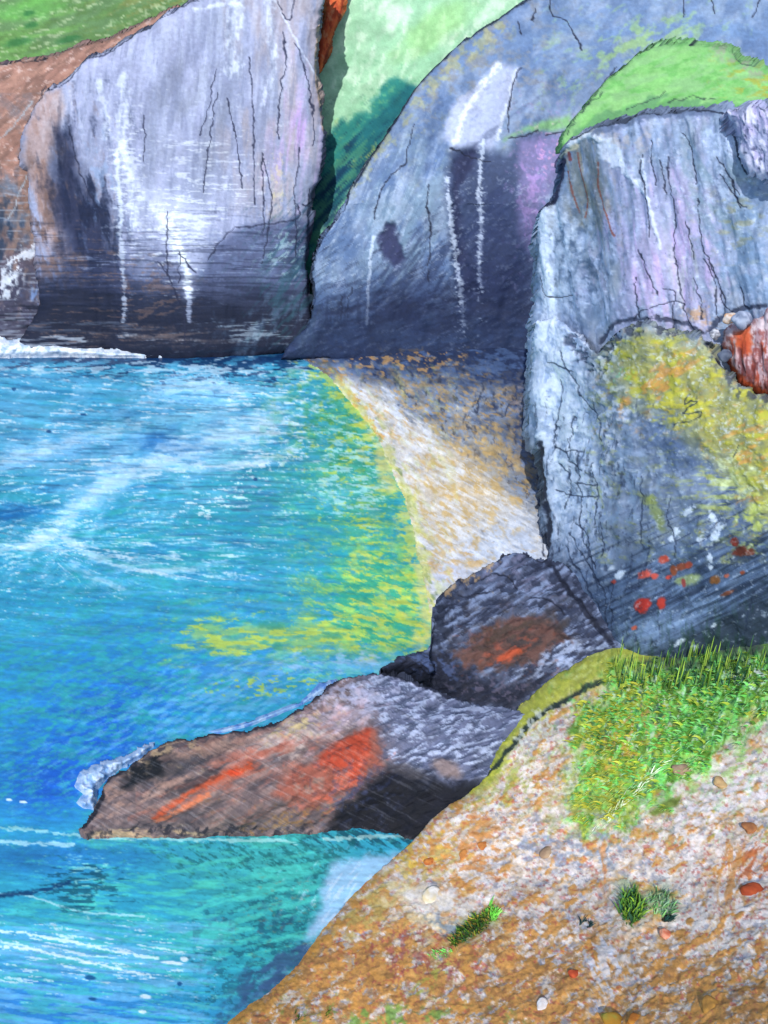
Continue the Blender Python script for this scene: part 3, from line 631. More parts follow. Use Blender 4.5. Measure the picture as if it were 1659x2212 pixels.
cv = Cv(1130, 1835, 220, 1005, 2.2); X, Y = cv.X, cv.Y
cv.amp = .7; cv.base((154, 164, 184))
cv.dab((112, 130, 160), .45, 30, 60, 14, .5, .8)
cv.dab((160, 176, 208), .42, 20, 70, 14, .45, .8)
cv.blob((172, 164, 198), 1450, 540, 100, 160, -10, .7, .7, 30, .9); cv.dab((180, 168, 206), .7*cv.reg(1440, 540, 90, 150, -12), 26, 130, -8, .6, .85)
cv.dab((206, 172, 222), .4*cv.reg(1440, 560, 100, 130, -12), 12, 110, -9, .25, .8)
cv.dab((176, 178, 190), .4*cv.reg(1490, 600, 60, 90, -12), 14, 100, -10, .25, .8)
cv.dab((130, 132, 128), .6*cv.reg(1265, 400, 50, 110, -8), 20, 60, -10, .5, .8)
cv.dab((150, 130, 96), .5*cv.reg(1270, 400, 40, 90, -8), 9, 60, -12, .25, .8)
cv.dab((130, 152, 168), .6*cv.reg(1570, 430, 70, 130, -30), 20, 60, -32, .4, .8)
cv.dab((190, 206, 232), .30*cv.reg(1560, 380, 90, 120, -30), 12, 16, -32, .2, .8, .03)
cv.dab((110, 136, 168), .6*cv.reg(1620, 560, 70, 120), 26, 30, 0, .5, .85)
cv.dab((150, 146, 104), .4*cv.reg(1600, 480, 60, 50), 22, 12, 0, .3, .8)
cv.dab((84, 104, 134), .4*cv.reg(1250, 570, 60, 100), 18, 14, -30, .35, .8)
cv.dab((196, 208, 236), .36*cv.reg(1260, 620, 90, 110, 0), 9, 18, -20, .2, .85, .04)
cv.stroke((226, 234, 252), [(1178, 465), (1176, 560), (1184, 640), (1195, 720)], 24, .95, .6, .8, (12, 14), .06); cv.dab((214, 224, 246), .6*cv.reg(1210, 560, 36, 100), 12, 20, 0, .3, .85, .03); cv.dab((222, 232, 250), .8*np.exp(-(seg_dist(X, Y, [(1175, 470), (1178, 560), (1185, 640), (1195, 720), (1210, 800)])/22)**2), 12, 24, 0, .4, .95, .06)
cv.dab((222, 232, 250), .5*cv.reg(1215, 500, 30, 40), 12, 14, 0, .3, .9, .04)
cv.poly((226, 232, 248), [(1290, 300), (1330, 295), (1345, 340), (1370, 380), (1400, 430), (1375, 400), (1340, 370), (1310, 345)], 6, .85, 10, 12, .06)
cv.stroke((232, 236, 244), [(1228, 312), (1245, 298), (1275, 292), (1300, 302)], 9, .95, .4, .5, (8, 8), .08)
cv.stroke((226, 210, 170), [(1222, 325), (1240, 315)], 8, .8, .4)
cv.stroke((222, 230, 246), [(1384, 345), (1392, 400), (1404, 450), (1420, 510), (1425, 540)], 5, .7, .8, .5, (6, 9), .04)
cv.dab((210, 190, 180), .4*cv.reg(1360, 300, 60, 26), 12, 12, 0, .3, .7)
cv.dab((176, 150, 140), .45*cv.reg(1500, 680, 50, 26), 16, 12, 0, .3, .8)
cv.dab((200, 150, 100), .35*cv.reg(1500, 680, 40, 20), 10, 12, 0, .2, .8)
for p in ([(1240, 330), (1252, 380), (1262, 430), (1260, 470)], [(1300, 350), (1296, 400), (1310, 450), (1330, 510)], [(1222, 370), (1235, 430), (1245, 460)]):
    cv.stroke((150, 74, 56), p, 2.6, .75, .6)
cv.stroke((130, 60, 60), [(1222, 330), (1226, 345)], 4, .9)
cv.dab((216, 226, 242), .08, 9, 7, 0, .12, .7, .02)
cv.dab((52, 66, 92), .06, 8, 12, 0, .12, .7, -.02)
cv.stroke((90, 104, 134), [(1290, 285), (1340, 270), (1400, 250), (1480, 240), (1540, 244)], 12, .7, .9, .6, (7, 7))
cv.stroke((30, 36, 56), [(1230, 300), (1290, 277), (1340, 262), (1400, 245), (1480, 234), (1545, 244), (1570, 252), (1590, 300), (1600, 340), (1615, 375)], 3.5, .85, .6, .5)
cv.lines(INK, [[(1385, 335), (1383, 370), (1392, 410), (1400, 470), (1404, 510)], [(1405, 305), (1404, 350), (1412, 400)], [(1425, 345), (1436, 420)], [(1440, 340), (1444, 400), (1452, 450), (1450, 520), (1460, 600), (1480, 680), (1500, 720)],
     [(1470, 290), (1495, 340), (1500, 400)], [(1383, 540), (1400, 580), (1420, 640)], [(1375, 600), (1380, 690)], [(1505, 430), (1512, 500), (1530, 560), (1545, 600)], [(1560, 380), (1605, 450)], [(1585, 390), (1600, 440), (1620, 450)], [(1550, 340), (1580, 380), (1600, 420)],
     [(1430, 625), (1450, 630), (1455, 660), (1445, 740)], [(1520, 560), (1540, 600), (1545, 660), (1550, 700)], [(1530, 560), (1560, 640), (1560, 690)], [(1370, 690), (1390, 670), (1430, 655), (1460, 650), (1475, 662)],
     [(1550, 620), (1560, 660), (1580, 680)], [(1600, 620), (1605, 660)], [(1500, 600), (1510, 640), (1515, 690)], [(1480, 480), (1500, 560)], [(1165, 600), (1180, 640), (1240, 640)], [(1215, 340), (1208, 385), (1203, 430), (1172, 455)]], 2.5, .8)
cv.stroke((22, 24, 60), [(1214, 345), (1210, 375), (1206, 405), (1202, 430), (1175, 452)], 6, .9, .3, .4)
# dark cleft under the slab
cv.stroke((34, 40, 62), [(1300, 740), (1330, 700), (1380, 690), (1430, 690), (1480, 700), (1520, 720), (1555, 690), (1590, 670), (1659, 660)], 8, .7, 1.0, .6, (9, 9), -.1)
cv.vary(.08, 12, 40, -10); cv.vary(.10, 6, 6)
cv.relief(.35, 60, 200, -10, 3); cv.relief(.10, 18, 90, -10, 3)
o = chart('rock_wall', cv, PD1, right_t(1.4), M_rock, skirt=(0, 9, -1), curl=1.6, curl_r=30, gain=1.12)
tag(o, 'tall grey and lilac rock slab with dark ink like cracks, under the bright green shelf', 'rock face')

PW = [(1562, 240), (1580, 262), (1592, 300), (1600, 340), (1616, 374), (1640, 384), (1659, 386), (1830, 400), (1830, 236), (1660, 232), (1600, 236)]
cv = Cv(1550, 1835, 220, 410, 2.2); cv.base((180, 176, 216))
cv.dab((222, 226, 246), .5, 10, 16, -20, .3, .9, .05); cv.dab((130, 140, 180), .35, 8, 22, -15, .25, .85, -.04); cv.dab((40, 50, 84), .12, 6, 14, -10, .12, .8, -.05)
cv.relief(.2, 20, 50, -10, 3)
o = chart('quartz_block', cv, PW, right_t(.3), M_rock, skirt=(0, 4, -1), curl=1.0, curl_r=24)
tag(o, 'small whitish lilac block of rock at the top right corner of the rock wall', 'rock')

PH = [(1556, 735), (1575, 705), (1600, 700), (1640, 690), (1664, 662), (1720, 650), (1830, 650), (1830, 900), (1700, 885), (1655, 862), (1620, 845), (1590, 826), (1572, 790)]
cv = Cv(1545, 1835, 640, 905, 2.2); X, Y = cv.X, cv.Y; cv.base((196, 170, 178))
cv.dab((222, 206, 212), .4, 20, 26, 0, .4, .85, .03); cv.dab((170, 130, 140), .3, 14, 20, 0, .3, .8)
cv.poly((196, 84, 44), [(1590, 720), (1620, 705), (1625, 760), (1600, 775), (1588, 760)], 6, .95, 6, 9)
cv.dab((190, 78, 46), .40*ss(720, 760, Y), 10, 50, 0, .12, .92)
cv.dab((206, 176, 186), .34*ss(740, 770, Y), 8, 40, 0, .2, .9, .03)
cv.dab((96, 40, 44), .25*ss(700, 760, Y), 8, 40, 0, .15, .8, -.05)
cv.stroke((200, 84, 40), [(1562, 775), (1590, 815), (1640, 848), (1700, 870)], 13, .95, .5)
cv.dab((140, 60, 50), .3, 6, 12, 0, .15, .6)
cv.relief(.16, 16, 50, 0, 3)
o = chart('orange_boulder', cv, PH, right_t(.55), M_rock, skirt=(0, 4, -1), curl=1.3, curl_r=34)
tag(o, 'pinkish boulder banded with rusty orange at the right edge above the mossy boulder', 'boulder')

PD2 = [(1150, 695), (1185, 690), (1215, 700), (1250, 722), (1285, 762), (1302, 745), (1325, 722), (1350, 706), (1400, 697), (1470, 706), (1525, 735), (1560, 780), (1590, 828), (1640, 856), (1700, 872), (1830, 890), (1830, 1440), (1659, 1445), (1560, 1445), (1480, 1450), (1430, 1440), (1370, 1415), (1312, 1388), (1290, 1340), (1240, 1282), (1198, 1226), (1180, 1192), (1170, 1130), (1166, 1060), (1160, 950), (1143, 850), (1144, 780)]
cv = Cv(1130, 1835, 680, 1455, 2.2); X, Y = cv.X, cv.Y
cv.amp = .7; cv.base((124, 138, 164))
cv.dab((94, 110, 138), .45, 34, 26, -20, .5, .85, -.03)
cv.dab((150, 166, 196), .3*ss(1240, 900, Y), 18, 20, 0, .35, .85, .03)
cv.dab((128, 150, 180), .5*cv.reg(1300, 1100, 140, 200), 14, 30, 0, .35, .8)
# white-blue left rib
L1 = [(1180, 700), (1200, 780), (1210, 860), (1220, 950), (1235, 1050), (1240, 1130), (1270, 1220)]
LM = np.exp(-(seg_dist(X, Y, L1)/66)**4)
cv.mx(.97*LM*ss(1380, 1140, Y), (216, 226, 250))
cv.dab((222, 230, 248), .55*LM*ss(1150, 900, Y), 14, 24, 0, .35, .9, .05)
cv.dab((120, 144, 182), .26*LM, 12, 22, 10, .25, .85, -.04)
cv.dab((150, 172, 206), .5*cv.reg(1250, 1230, 60, 120, -25), 9, 22, -20, .3, .85, .03)
cv.dab((226, 230, 246), .55*cv.reg(1310, 980, 34, 60, 0), 12, 14, 0, .25, .9, .04)
cv.dab((206, 214, 236), .45*cv.reg(1340, 880, 70, 60, -20), 14, 14, -20, .3, .85, .04)
cv.dab((60, 76, 110), .6*cv.reg(1480, 900, 70, 50, 30), 20, 20, 30, .5, .7)
cv.blob((68, 90, 128), 1470, 960, 90, 70, 30, .55, .8)
# dark lower right
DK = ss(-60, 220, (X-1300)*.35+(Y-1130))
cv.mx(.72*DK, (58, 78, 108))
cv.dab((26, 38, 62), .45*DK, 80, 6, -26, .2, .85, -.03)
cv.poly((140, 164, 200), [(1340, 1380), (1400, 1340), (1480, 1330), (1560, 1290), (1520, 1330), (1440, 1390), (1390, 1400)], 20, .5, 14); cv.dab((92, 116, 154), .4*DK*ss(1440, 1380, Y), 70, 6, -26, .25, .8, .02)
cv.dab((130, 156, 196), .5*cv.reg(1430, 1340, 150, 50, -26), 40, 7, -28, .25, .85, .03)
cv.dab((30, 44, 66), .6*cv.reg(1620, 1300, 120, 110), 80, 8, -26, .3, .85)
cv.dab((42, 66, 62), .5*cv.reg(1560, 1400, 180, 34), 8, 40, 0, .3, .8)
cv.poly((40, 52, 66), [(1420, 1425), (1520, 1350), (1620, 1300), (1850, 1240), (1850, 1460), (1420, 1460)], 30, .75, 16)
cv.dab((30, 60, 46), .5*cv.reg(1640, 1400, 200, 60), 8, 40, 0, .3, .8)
# moss
MO = np.maximum(inside(X, Y, [(1290, 760), (1400, 700), (1530, 740), (1600, 850), (1760, 880), (1760, 1220), (1640, 1150), (1560, 1040), (1520, 1010), (1480, 960), (1440, 900), (1360, 870), (1290, 850)])*1., 0)
MS = ss(-40, 40, sdist(X, Y, [(1315, 760), (1400, 705), (1530, 740), (1600, 850), (1760, 880), (1760, 1180), (1650, 1110), (1580, 1010), (1520, 960), (1440, 880), (1350, 850)])+70*(fbm(X, Y, 50, 34, 20, 9)-.5))
cv.mx(.95*MS, (156, 152, 80))
cv.dab((176, 172, 52), .42*MS, 24, 14, 12, .3, .9, .04)
cv.dab((126, 132, 110), .3*MS, 26, 16, 0, .4, .8)
cv.dab((206, 216, 226), .14*MS, 9, 7, 0, .12, .85, .03)
cv.dab((190, 180, 44), .6*cv.reg(1470, 885, 90, 28, 10), 16, 10, 0, .3, .9, .04)
cv.dab((204, 134, 60), .6*cv.reg(1420, 830, 90, 26, -38), 20, 10, -35, .25, .92, .03)
cv.dab((208, 140, 60), .3*cv.reg(1620, 980, 60, 110, 0), 22, 9, -25, .2, .9)
cv.dab((186, 194, 90), .5*cv.reg(1600, 1060, 90, 70, 0), 40, 9, 0, .3, .9)
cv.dab((190, 200, 100), .5*cv.reg(1640, 1130, 40, 50, 0), 20, 20, 0, .3, .85)
cv.dab((206, 220, 170), .3*cv.reg(1590, 1020, 50, 50, 0), 20, 14, 0, .3, .8)
cv.blob((128, 140, 60), 1415, 1110, 12, 40, -20, .6, .8); cv.blob((140, 150, 60), 1400, 1080, 20, 12, 0, .6, .9); cv.blob((150, 166, 110), 1485, 1255, 34, 12, -8, .8, .8)
cv.dab((200, 206, 90), .2*cv.reg(1290, 1000, 20, 120, 0), 8, 14, 0, .15, .7)
cv.dab((120, 216, 160), .3*cv.reg(1350, 800, 20, 20, 0), 8, 12, 0, .15, .7)
# dark gap by the crest
cv.dab((44, 50, 74), .55*np.exp(-(seg_dist(X, Y, [(1230, 735), (1265, 780), (1290, 800), (1310, 760), (1340, 725), (1400, 706), (1450, 712)])/16)**2), 9, 10, 0, .3, .92, -.15)
cv.dab((214, 222, 236), .4*cv.reg(1300, 800, 30, 70, 15), 8, 12, 0, .2, .85, .05)
cv.dab((44, 52, 76), .6*np.exp(-(seg_dist(X, Y, [(1525, 740), (1560, 790), (1600, 850), (1659, 870)])/11)**2), 10, 10, 0, .3, .9)
# orange lichen and white dabs
for (x, y, a, b, c) in [(1391, 1304, 18, 17, (176, 44, 34)), (1430, 1302, 9, 14, (176, 50, 38)), (1428, 1211, 13, 9, (206, 80, 62)), (1392, 1240, 15, 9, (206, 84, 70)), (1412, 1245, 8, 7, (200, 80, 70)), (1440, 1250, 8, 5, (196, 70, 60)), (1448, 1236, 8, 12, (130, 66, 40)), (1465, 1228, 16, 8, (130, 66, 44)), (1483, 1224, 9, 8, (140, 60, 44)),
                        (1380, 1352, 7, 5, (190, 90, 70)), (1330, 1256, 6, 5, (160, 60, 50)), (1588, 1170, 12, 10, (130, 46, 36)), (1600, 1190, 18, 12, (100, 44, 34)), (1620, 1192, 13, 8, (104, 50, 38)), (1545, 1252, 12, 10, (120, 76, 40)), (1575, 1278, 16, 5, (110, 62, 46)), (1472, 1262, 5, 9, (140, 60, 60)), (1605, 1236, 6, 5, (140, 66, 44)), (1570, 1243, 6, 4, (170, 90, 70))]:
    cv.blob(c, x, y, a, b, -20, .95, .7, soft=.3, h=.02)
for (x, y, a, b) in [(1482, 1106, 26, 10), (1535, 1118, 10, 18), (1552, 1140, 18, 12), (1543, 1160, 14, 12), (1512, 1165, 14, 10), (1452, 1150, 12, 14), (1446, 1165, 7, 10), (1533, 1205, 8, 16), (1535, 1225, 8, 8), (1340, 1240, 14, 10), (1325, 1225, 9, 8), (1542, 1350, 9, 7), (1500, 1400, 12, 8), (1470, 1385, 16, 7)]:
    cv.blob((214, 226, 244), x, y, a*.8, b*.8, -30, .8, 1.5, soft=.5, h=.02)
DL2 = [[(1165, 960), (1168, 1050), (1180, 1120), (1178, 1195), (1200, 1230), (1240, 1285), (1290, 1340), (1310, 1388), (1350, 1408)]]
cv.stroke((22, 28, 46), DL2[0], 10, .9, .6, .6, (8, 8), -.06)
cv.lines((30, 42, 66), [[(1250, 855), (1275, 880), (1290, 900), (1300, 960)], [(1195, 965), (1215, 975), (1260, 975)], [(1220, 980), (1240, 1000), (1260, 1015)], [(1210, 820), (1205, 880), (1190, 960)], [(1250, 980), (1248, 1090), (1256, 1150), (1290, 1230)],
     [(1235, 900), (1225, 970)], [(1205, 1000), (1230, 1040), (1215, 1100)], [(1200, 1060), (1245, 1075), (1290, 1070)], [(1280, 1000), (1290, 1060), (1284, 1130)], [(1240, 1130), (1270, 1160), (1280, 1220), (1310, 1290), (1315, 1350)], [(1230, 1150), (1300, 1260)], [(1380, 1030), (1385, 1100), (1380, 1190)],
     [(1440, 1080), (1436, 1120), (1450, 1160), (1452, 1210)], [(1330, 1250), (1325, 1300), (1330, 1350)], [(1210, 760), (1240, 820), (1250, 855)], [(1220, 1180), (1260, 1240), (1300, 1310)], [(1300, 1130), (1305, 1200)], [(1240, 1040), (1290, 1050)], [(1180, 780), (1240, 800)],
     [(1490, 850), (1480, 870), (1510, 868), (1478, 892), (1520, 888), (1490, 912), (1460, 915)], [(1630, 1275), (1618, 1330), (1610, 1370)], [(1600, 960), (1585, 990)]], 2.5, .8)
cv.dab((24, 34, 58), .13*ss(1560, 1300, X)*ss(820, 900, Y), 6, 22, 5, .1, .75, -.03)
cv.dab((214, 224, 240), .08, 9, 7, -20, .12, .7, .02)
cv.vary(.08, 26, 20, -20); cv.vary(.07, 6, 6)
cv.relief(.45, 110, 150, -15, 3); cv.relief(.12, 30, 34, -20, 3); cv.relief(.02, 9, 10, 0, 2)
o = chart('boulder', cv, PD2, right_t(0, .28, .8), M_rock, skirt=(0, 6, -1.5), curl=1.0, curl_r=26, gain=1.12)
tag(o, 'huge blue grey boulder with yellow moss and red lichen spots, standing above the green grass', 'boulder')

#@@SHORE ROCKS
EU = [(800, 1455), (860, 1420), (900, 1405), (932, 1400), (936, 1300), (960, 1272), (1000, 1250), (1050, 1226), (1080, 1200), (1120, 1195), (1180, 1212), (1200, 1235), (1240, 1290), (1290, 1350), (1320, 1392)]
PE = EU[:10]+[(1215, 1215), (1290, 1280), (1370, 1360), (1380, 1440), (1250, 1500), (1110, 1535), (1060, 1530), (1000, 1520), (920, 1492), (860, 1472)]
def zE(X, Y):
    yl = np.interp(X, [800, 860, 920, 1000, 1060, 1110, 1340], [1458, 1474, 1494, 1522, 1532, 1537, 1500]); yu = np.interp(X, [800, 860, 932, 936, 1000, 1080, 1180, 1240, 1400], [1452, 1420, 1400, 1300, 1250, 1198, 1205, 1235, 1380])
    s = np.clip((yl-Y)/(yl-yu+1), 0, 1); return .1+2.4*np.sin(s*1.7)*ss(0, .25, s+.2)
cv = Cv(790, 1400, 1185, 1545, 2.2); X, Y = cv.X, cv.Y
cv.base((76, 84, 108))
cv.dab((108, 106, 130), .5*cv.reg(1130, 1260, 110, 60, 30), 20, 10, -20, .4, .85)
cv.dab((140, 156, 190), .36, 40, 8, -28, .3, .8, .05)
cv.dab((34, 40, 60), .42, 22, 8, -28, .25, .9, -.06)
cv.dab((170, 182, 212), .5*cv.reg(1200, 1420, 80, 40, -30), 18, 7, -30, .25, .9, .05)
cv.dab((24, 30, 46), .8*cv.reg(955, 1330, 26, 60, 10), 12, 12, 0, .4, .9, -.08)
cv.poly((26, 30, 46), [(810, 1452), (870, 1408), (960, 1402), (1000, 1440), (1060, 1490), (1130, 1480), (1180, 1470), (1100, 1530), (980, 1520), (860, 1480)], 12, .85, 10, 14)
cv.dab((74, 92, 136), .55*cv.reg(940, 1435, 70, 26, 12), 14, 9, 10, .3, .85, .05)
cv.dab((96, 88, 108), .4*cv.reg(1070, 1490, 90, 26, 0), 11, 8, 0, .2, .8, .03)
OV = [(975, 1420), (1010, 1390), (1060, 1355), (1110, 1330), (1170, 1340), (1215, 1350), (1222, 1375), (1190, 1410), (1150, 1430), (1090, 1440), (1030, 1440)]
cv.poly((98, 66, 58), OV, 12, .93, 26, 18)
cv.dab((56, 50, 52), .6*cv.reg(1140, 1385, 90, 40, -25), 26, 14, -25, .4, .8); cv.dab((70, 56, 48), .6*cv.reg(1090, 1365, 70, 26, -25), 18, 9, -25, .3, .85)
cv.dab((148, 74, 56), .4*cv.reg(1100, 1405, 66, 22, -18), 16, 9, -18, .3, .9, .03)
cv.blob((180, 76, 44), 1098, 1415, 34, 12, -22, .9, .9, h=.03)
cv.dab((200, 160, 110), .35*np.exp(-(seg_dist(X, Y, EU[5:9])/16)**2), 9, 8, 0, .15, .8)
cv.lines((20, 24, 40), [[(1040, 1250), (1080, 1240), (1120, 1270)], [(1150, 1290), (1190, 1300), (1220, 1330)], [(1080, 1198), (1120, 1196), (1180, 1212)], [(990, 1290), (1060, 1280)], [(1210, 1250), (1260, 1310), (1300, 1370)]], 3)
cv.stroke((22, 26, 42), EU[10:], 9, .8, .5, .6)
cv.vary(.12, 16, 8, -28); cv.vary(.1, 6, 5)
cv.relief(.3, 60, 34, -28, 3); cv.relief(.08, 28, 12, -28, 3); cv.relief(.04, 7, 6, 0, 2)
o = chart('shore_rock', cv, PE, colz(zE), M_rock, skirt=(0, .3, -3), edge=5)
tag(o, 'dark shore rock with an oval rust brown patch, between the beach and the huge boulder', 'rock', 'rocks at the water edge')

FU = [(165, 1800), (190, 1765), (210, 1730), (225, 1692), (270, 1662), (320, 1622), (380, 1602), (440, 1592), (500, 1582), (560, 1572), (640, 1537), (690, 1506), (720, 1480), (760, 1464), (820, 1456)]
PF = FU+[(860, 1462), (920, 1482), (1000, 1512), (1110, 1528), (1160, 1560), (1120, 1800), (950, 1815), (880, 1806), (800, 1788), (700, 1797), (560, 1802), (400, 1807), (260, 1807)]
def zF(X, Y):
    yl = np.interp(X, [165, 260, 400, 560, 700, 800, 880, 950, 1160], [1808, 1812, 1812, 1806, 1802, 1794, 1812, 1820, 1830]); yu = np.interp(X, [165, 190, 225, 270, 320, 440, 560, 640, 720, 820, 1000, 1110], [1795, 1765, 1692, 1662, 1622, 1592, 1572, 1537, 1480, 1456, 1512, 1528])
    s = np.clip((yl-Y)/(yl-yu+1), 0, 1); return .02+1.9*np.sin(s*1.85)*ss(150, 420, X)+.35*ss(0, .3, s)
cv = Cv(150, 1170, 1445, 1825, 2.2); X, Y = cv.X, cv.Y
cv.base((104, 90, 92))
cv.dab((140, 118, 114), .4, 44, 14, -24, .4, .8, .04)
cv.dab((64, 60, 68), .30, 60, 18, -24, .5, .8, -.05)
cv.dab((172, 136, 120), .5*cv.reg(330, 1690, 130, 50, -24), 30, 11, -24, .35, .85)
GR = ss(-30, 60, (X-800)*.9-(Y-1560)*.35)
cv.mx(.9*GR, (100, 110, 142))
cv.dab((176, 190, 220), .44*np.maximum(GR*ss(1700, 1640, Y), .9*cv.reg(800, 1500, 110, 34)), 22, 7, -14, .2, .92, .05)
cv.dab((60, 70, 96), .3*GR, 26, 6, -20, .2, .9, -.05)
cv.dab((176, 182, 214), .5*cv.reg(790, 1500, 130, 40, -10), 12, 8, 0, .3, .85, .03)
cv.blob((200, 184, 178), 610, 1600, 110, 30, -20, .7, .8, 20, .9); cv.blob((186, 176, 196), 740, 1545, 70, 34, -20, .6, .8, 20, .9); cv.dab((206, 188, 176), .5*cv.reg(620, 1600, 90, 36, -20), 30, 14, -20, .5, .8, .02)
cv.dab((196, 176, 190), .5*cv.reg(730, 1550, 60, 40, -20), 24, 14, -20, .5, .8)
cv.dab((206, 186, 120), .4*cv.reg(640, 1570, 60, 18, -20), 14, 9, 0, .3, .8)
cv.dab((190, 122, 106), .7*cv.reg(540, 1640, 130, 28, -24), 44, 12, -24, .5, .85)
cv.dab((164, 90, 72), .6*cv.reg(500, 1670, 120, 24, -24), 50, 9, -24, .4, .9)
cv.stroke((186, 76, 42), [(335, 1765), (380, 1735), (430, 1700), (480, 1678), (540, 1655)], 13, .9, .8, .7, (16, 6), .04)
cv.stroke((206, 110, 70), [(340, 1775), (400, 1745), (450, 1715)], 10, .8, .7, .7, (16, 6))
cv.blob((206, 70, 36), 508, 1670, 18, 9, -10, .95, .3)
RO = [(590, 1720), (620, 1670), (680, 1640), (740, 1605), (800, 1575), (818, 1580), (825, 1650), (780, 1690), (730, 1720), (680, 1745)]
cv.poly((152, 84, 68), RO, 14, .9, 12, 18)
cv.poly((176, 62, 36), [(680, 1650), (710, 1615), (760, 1590), (800, 1578), (800, 1630), (780, 1680), (755, 1690), (750, 1660), (720, 1665)], 9, .85, 10, 14, .04)
cv.dab((206, 100, 76), .4*cv.reg(730, 1690, 70, 50, -30), 20, 9, -30, .3, .85)
cv.dab((150, 130, 120), .5*cv.reg(670, 1690, 30, 26, 0), 14, 12, 0, .4, .8)
cv.blob((50, 52, 60), 385, 1655, 90, 22, -20, .75, 1); cv.blob((16, 20, 26), 315, 1668, 62, 28, -32, .95, .9); cv.blob((190, 150, 130), 470, 1615, 80, 16, -14, .6, 1); cv.blob((30, 32, 40), 420, 1690, 70, 14, -24, .6, 1)
cv.dab((200, 170, 130), .4*cv.reg(330, 1630, 110, 16, -14), 16, 8, -10, .25, .85)
# dark hollow, shade of the recess painted on the ledge
cv.poly((10, 14, 24), [(700, 1810), (740, 1740), (800, 1690), (840, 1660), (890, 1670), (960, 1690), (1020, 1690), (1060, 1700), (1010, 1800), (940, 1815)], 16, .93, 12, 20, -.12)
cv.dab((16, 20, 34), .6*cv.reg(880, 1740, 130, 50, -20), 26, 12, -20, .3, .9)
cv.dab((54, 66, 104), .4*cv.reg(770, 1710, 60, 40, -40), 16, 9, -30, .4, .8)
cv.blob((136, 118, 116), 965, 1660, 40, 22, 25, .85, .6, h=.08)
cv.blob((66, 64, 70), 880, 1665, 50, 16, 20, .7, .7)
cv.dab((150, 110, 60), .4*cv.reg(600, 1780, 90, 16, -15), 14, 8, -20, .25, .8)
cv.dab((200, 170, 128), .7*cv.reg(280, 1798, 130, 9, 0), 34, 6, 0, .35, .9)
cv.stroke((16, 20, 32), [(215, 1700), (222, 1720), (205, 1755), (180, 1785)], 8, .9, .4, .5)
cv.dab((30, 32, 44), .5*cv.reg(460, 1795, 260, 12, 0), 14, 8, -50, .2, .85)
cv.dab((206, 206, 214), .08*ss(1000, 800, X), 60, 4, 27, .3, .4)
cv.dab((34, 34, 46), .10*ss(1000, 850, X), 70, 4, 27, .3, .45)
cv.stroke((20, 24, 40), FU[3:]+[(900, 1475), (1000, 1512)], 7, .8, .7, .6, (9, 9))
cv.vary(.12, 26, 9, -24); cv.vary(.1, 6, 5)
cv.relief(.28, 80, 40, -24, 3); cv.relief(.06, 34, 16, -24, 3); cv.relief(.02, 7, 6, 0, 2)
o = chart('rock_ledge', cv, PF, colz(zF), M_rock, skirt=(0, .3, -2.5), edge=5)
tag(o, 'long low brown ledge with bright orange streaks, its tip pointing left into the blue water', 'rock ledge')

#@@FOAM
def foam(P, seed, hgt, cols, lab, ramp=0):
    xs = [p[0] for p in P]; ys = [p[1] for p in P]
    cv = Cv(min(xs)-10, max(xs)+10, min(ys)-10, max(ys)+10, 2.0); X, Y = cv.X, cv.Y
    cv.k = seed; cv.base(cols[0]); cv.dab(cols[1], .45, 16, 12, -20, .4, .9); cv.dab(cols[2], .3, 10, 8, -20, .3, .9)
    n = 1-2*np.abs(fbm(X, Y, 22, 18, 0, seed, 3)-.5)
    def zf(X, Y): return -.05+ramp*np.clip(774-Y, 0, 60)+hgt*ss(-2, 16, sdist(X, Y, P))*(.5+.6*n)
    return chart('sea_foam', cv, P, colz(zf), M_foam, skirt=(0, 0, -.6), edge=9)
FC = [(168, 198, 236), (214, 226, 246), (110, 160, 220)]
fo = [foam([(158, 1700), (172, 1664), (222, 1640), (268, 1630), (308, 1604), (345, 1600), (310, 1640), (262, 1662), (232, 1685), (214, 1705), (212, 1735), (205, 1752), (180, 1748), (160, 1735), (178, 1715)], 11, .5, FC, ''),
      foam([(440, 1580), (520, 1560), (560, 1545), (610, 1525), (650, 1512), (672, 1490), (690, 1470), (730, 1462), (735, 1475), (700, 1500), (650, 1528), (590, 1552), (540, 1572), (470, 1588)], 22, .3, [(126, 170, 220), (176, 204, 238), (70, 120, 200)], '')]
fo.append(foam([(-140, 734), (-20, 728), (80, 734), (150, 742), (230, 752), (330, 762), (400, 770), (250, 776), (120, 772), (-20, 776), (-140, 780)], 33, .26, [(206, 218, 236), (236, 242, 250), (140, 170, 200)], '', .024))
bpy.ops.object.select_all(action='DESELECT')
for q in fo: q.select_set(True)
bpy.context.view_layer.objects.active = fo[0]
bpy.ops.object.join()
tag(fo[0], 'pale blue white foam along the orange streaked ledge and the foot of the far cliff', 'sea foam', kind='stuff')

#@@GROUND
GL = [(1400, 1380), (1330, 1392), (1262, 1422), (1200, 1462), (1150, 1502), (1112, 1532), (1086, 1572), (1060, 1612), (1020, 1690), (960, 1742), (900, 1812), (840, 1862), (760, 1932), (690, 2006), (640, 2082), (590, 2132), (530, 2172), (470, 2220), (400, 2320)]
PGd = GL+[(1850, 2320), (1850, 1380)]
def zG(X, Y):
    d = seg_dist(X, Y, GL)
    z0 = np.interp(Y, [1390, 1600, 1760, 1900, 2320], [2.5, 2.5, 1.6, .7, .6])
    return z0+.0115*d-.9*np.exp(-d/22)
cv = Cv(390, 1855, 1370, 2330, 2.2); X, Y = cv.X, cv.Y
D = seg_dist(X, Y, GL)
cv.base((198, 180, 160))
cv.dab((214, 204, 196), .5, 40, 26, -20, .6, .8)
low = ss(-60, 160, (Y-1950)-.12*(X-1100))
cv.dab((200, 146, 76), .5*low+.16, 30, 14, -24, .5, .85)
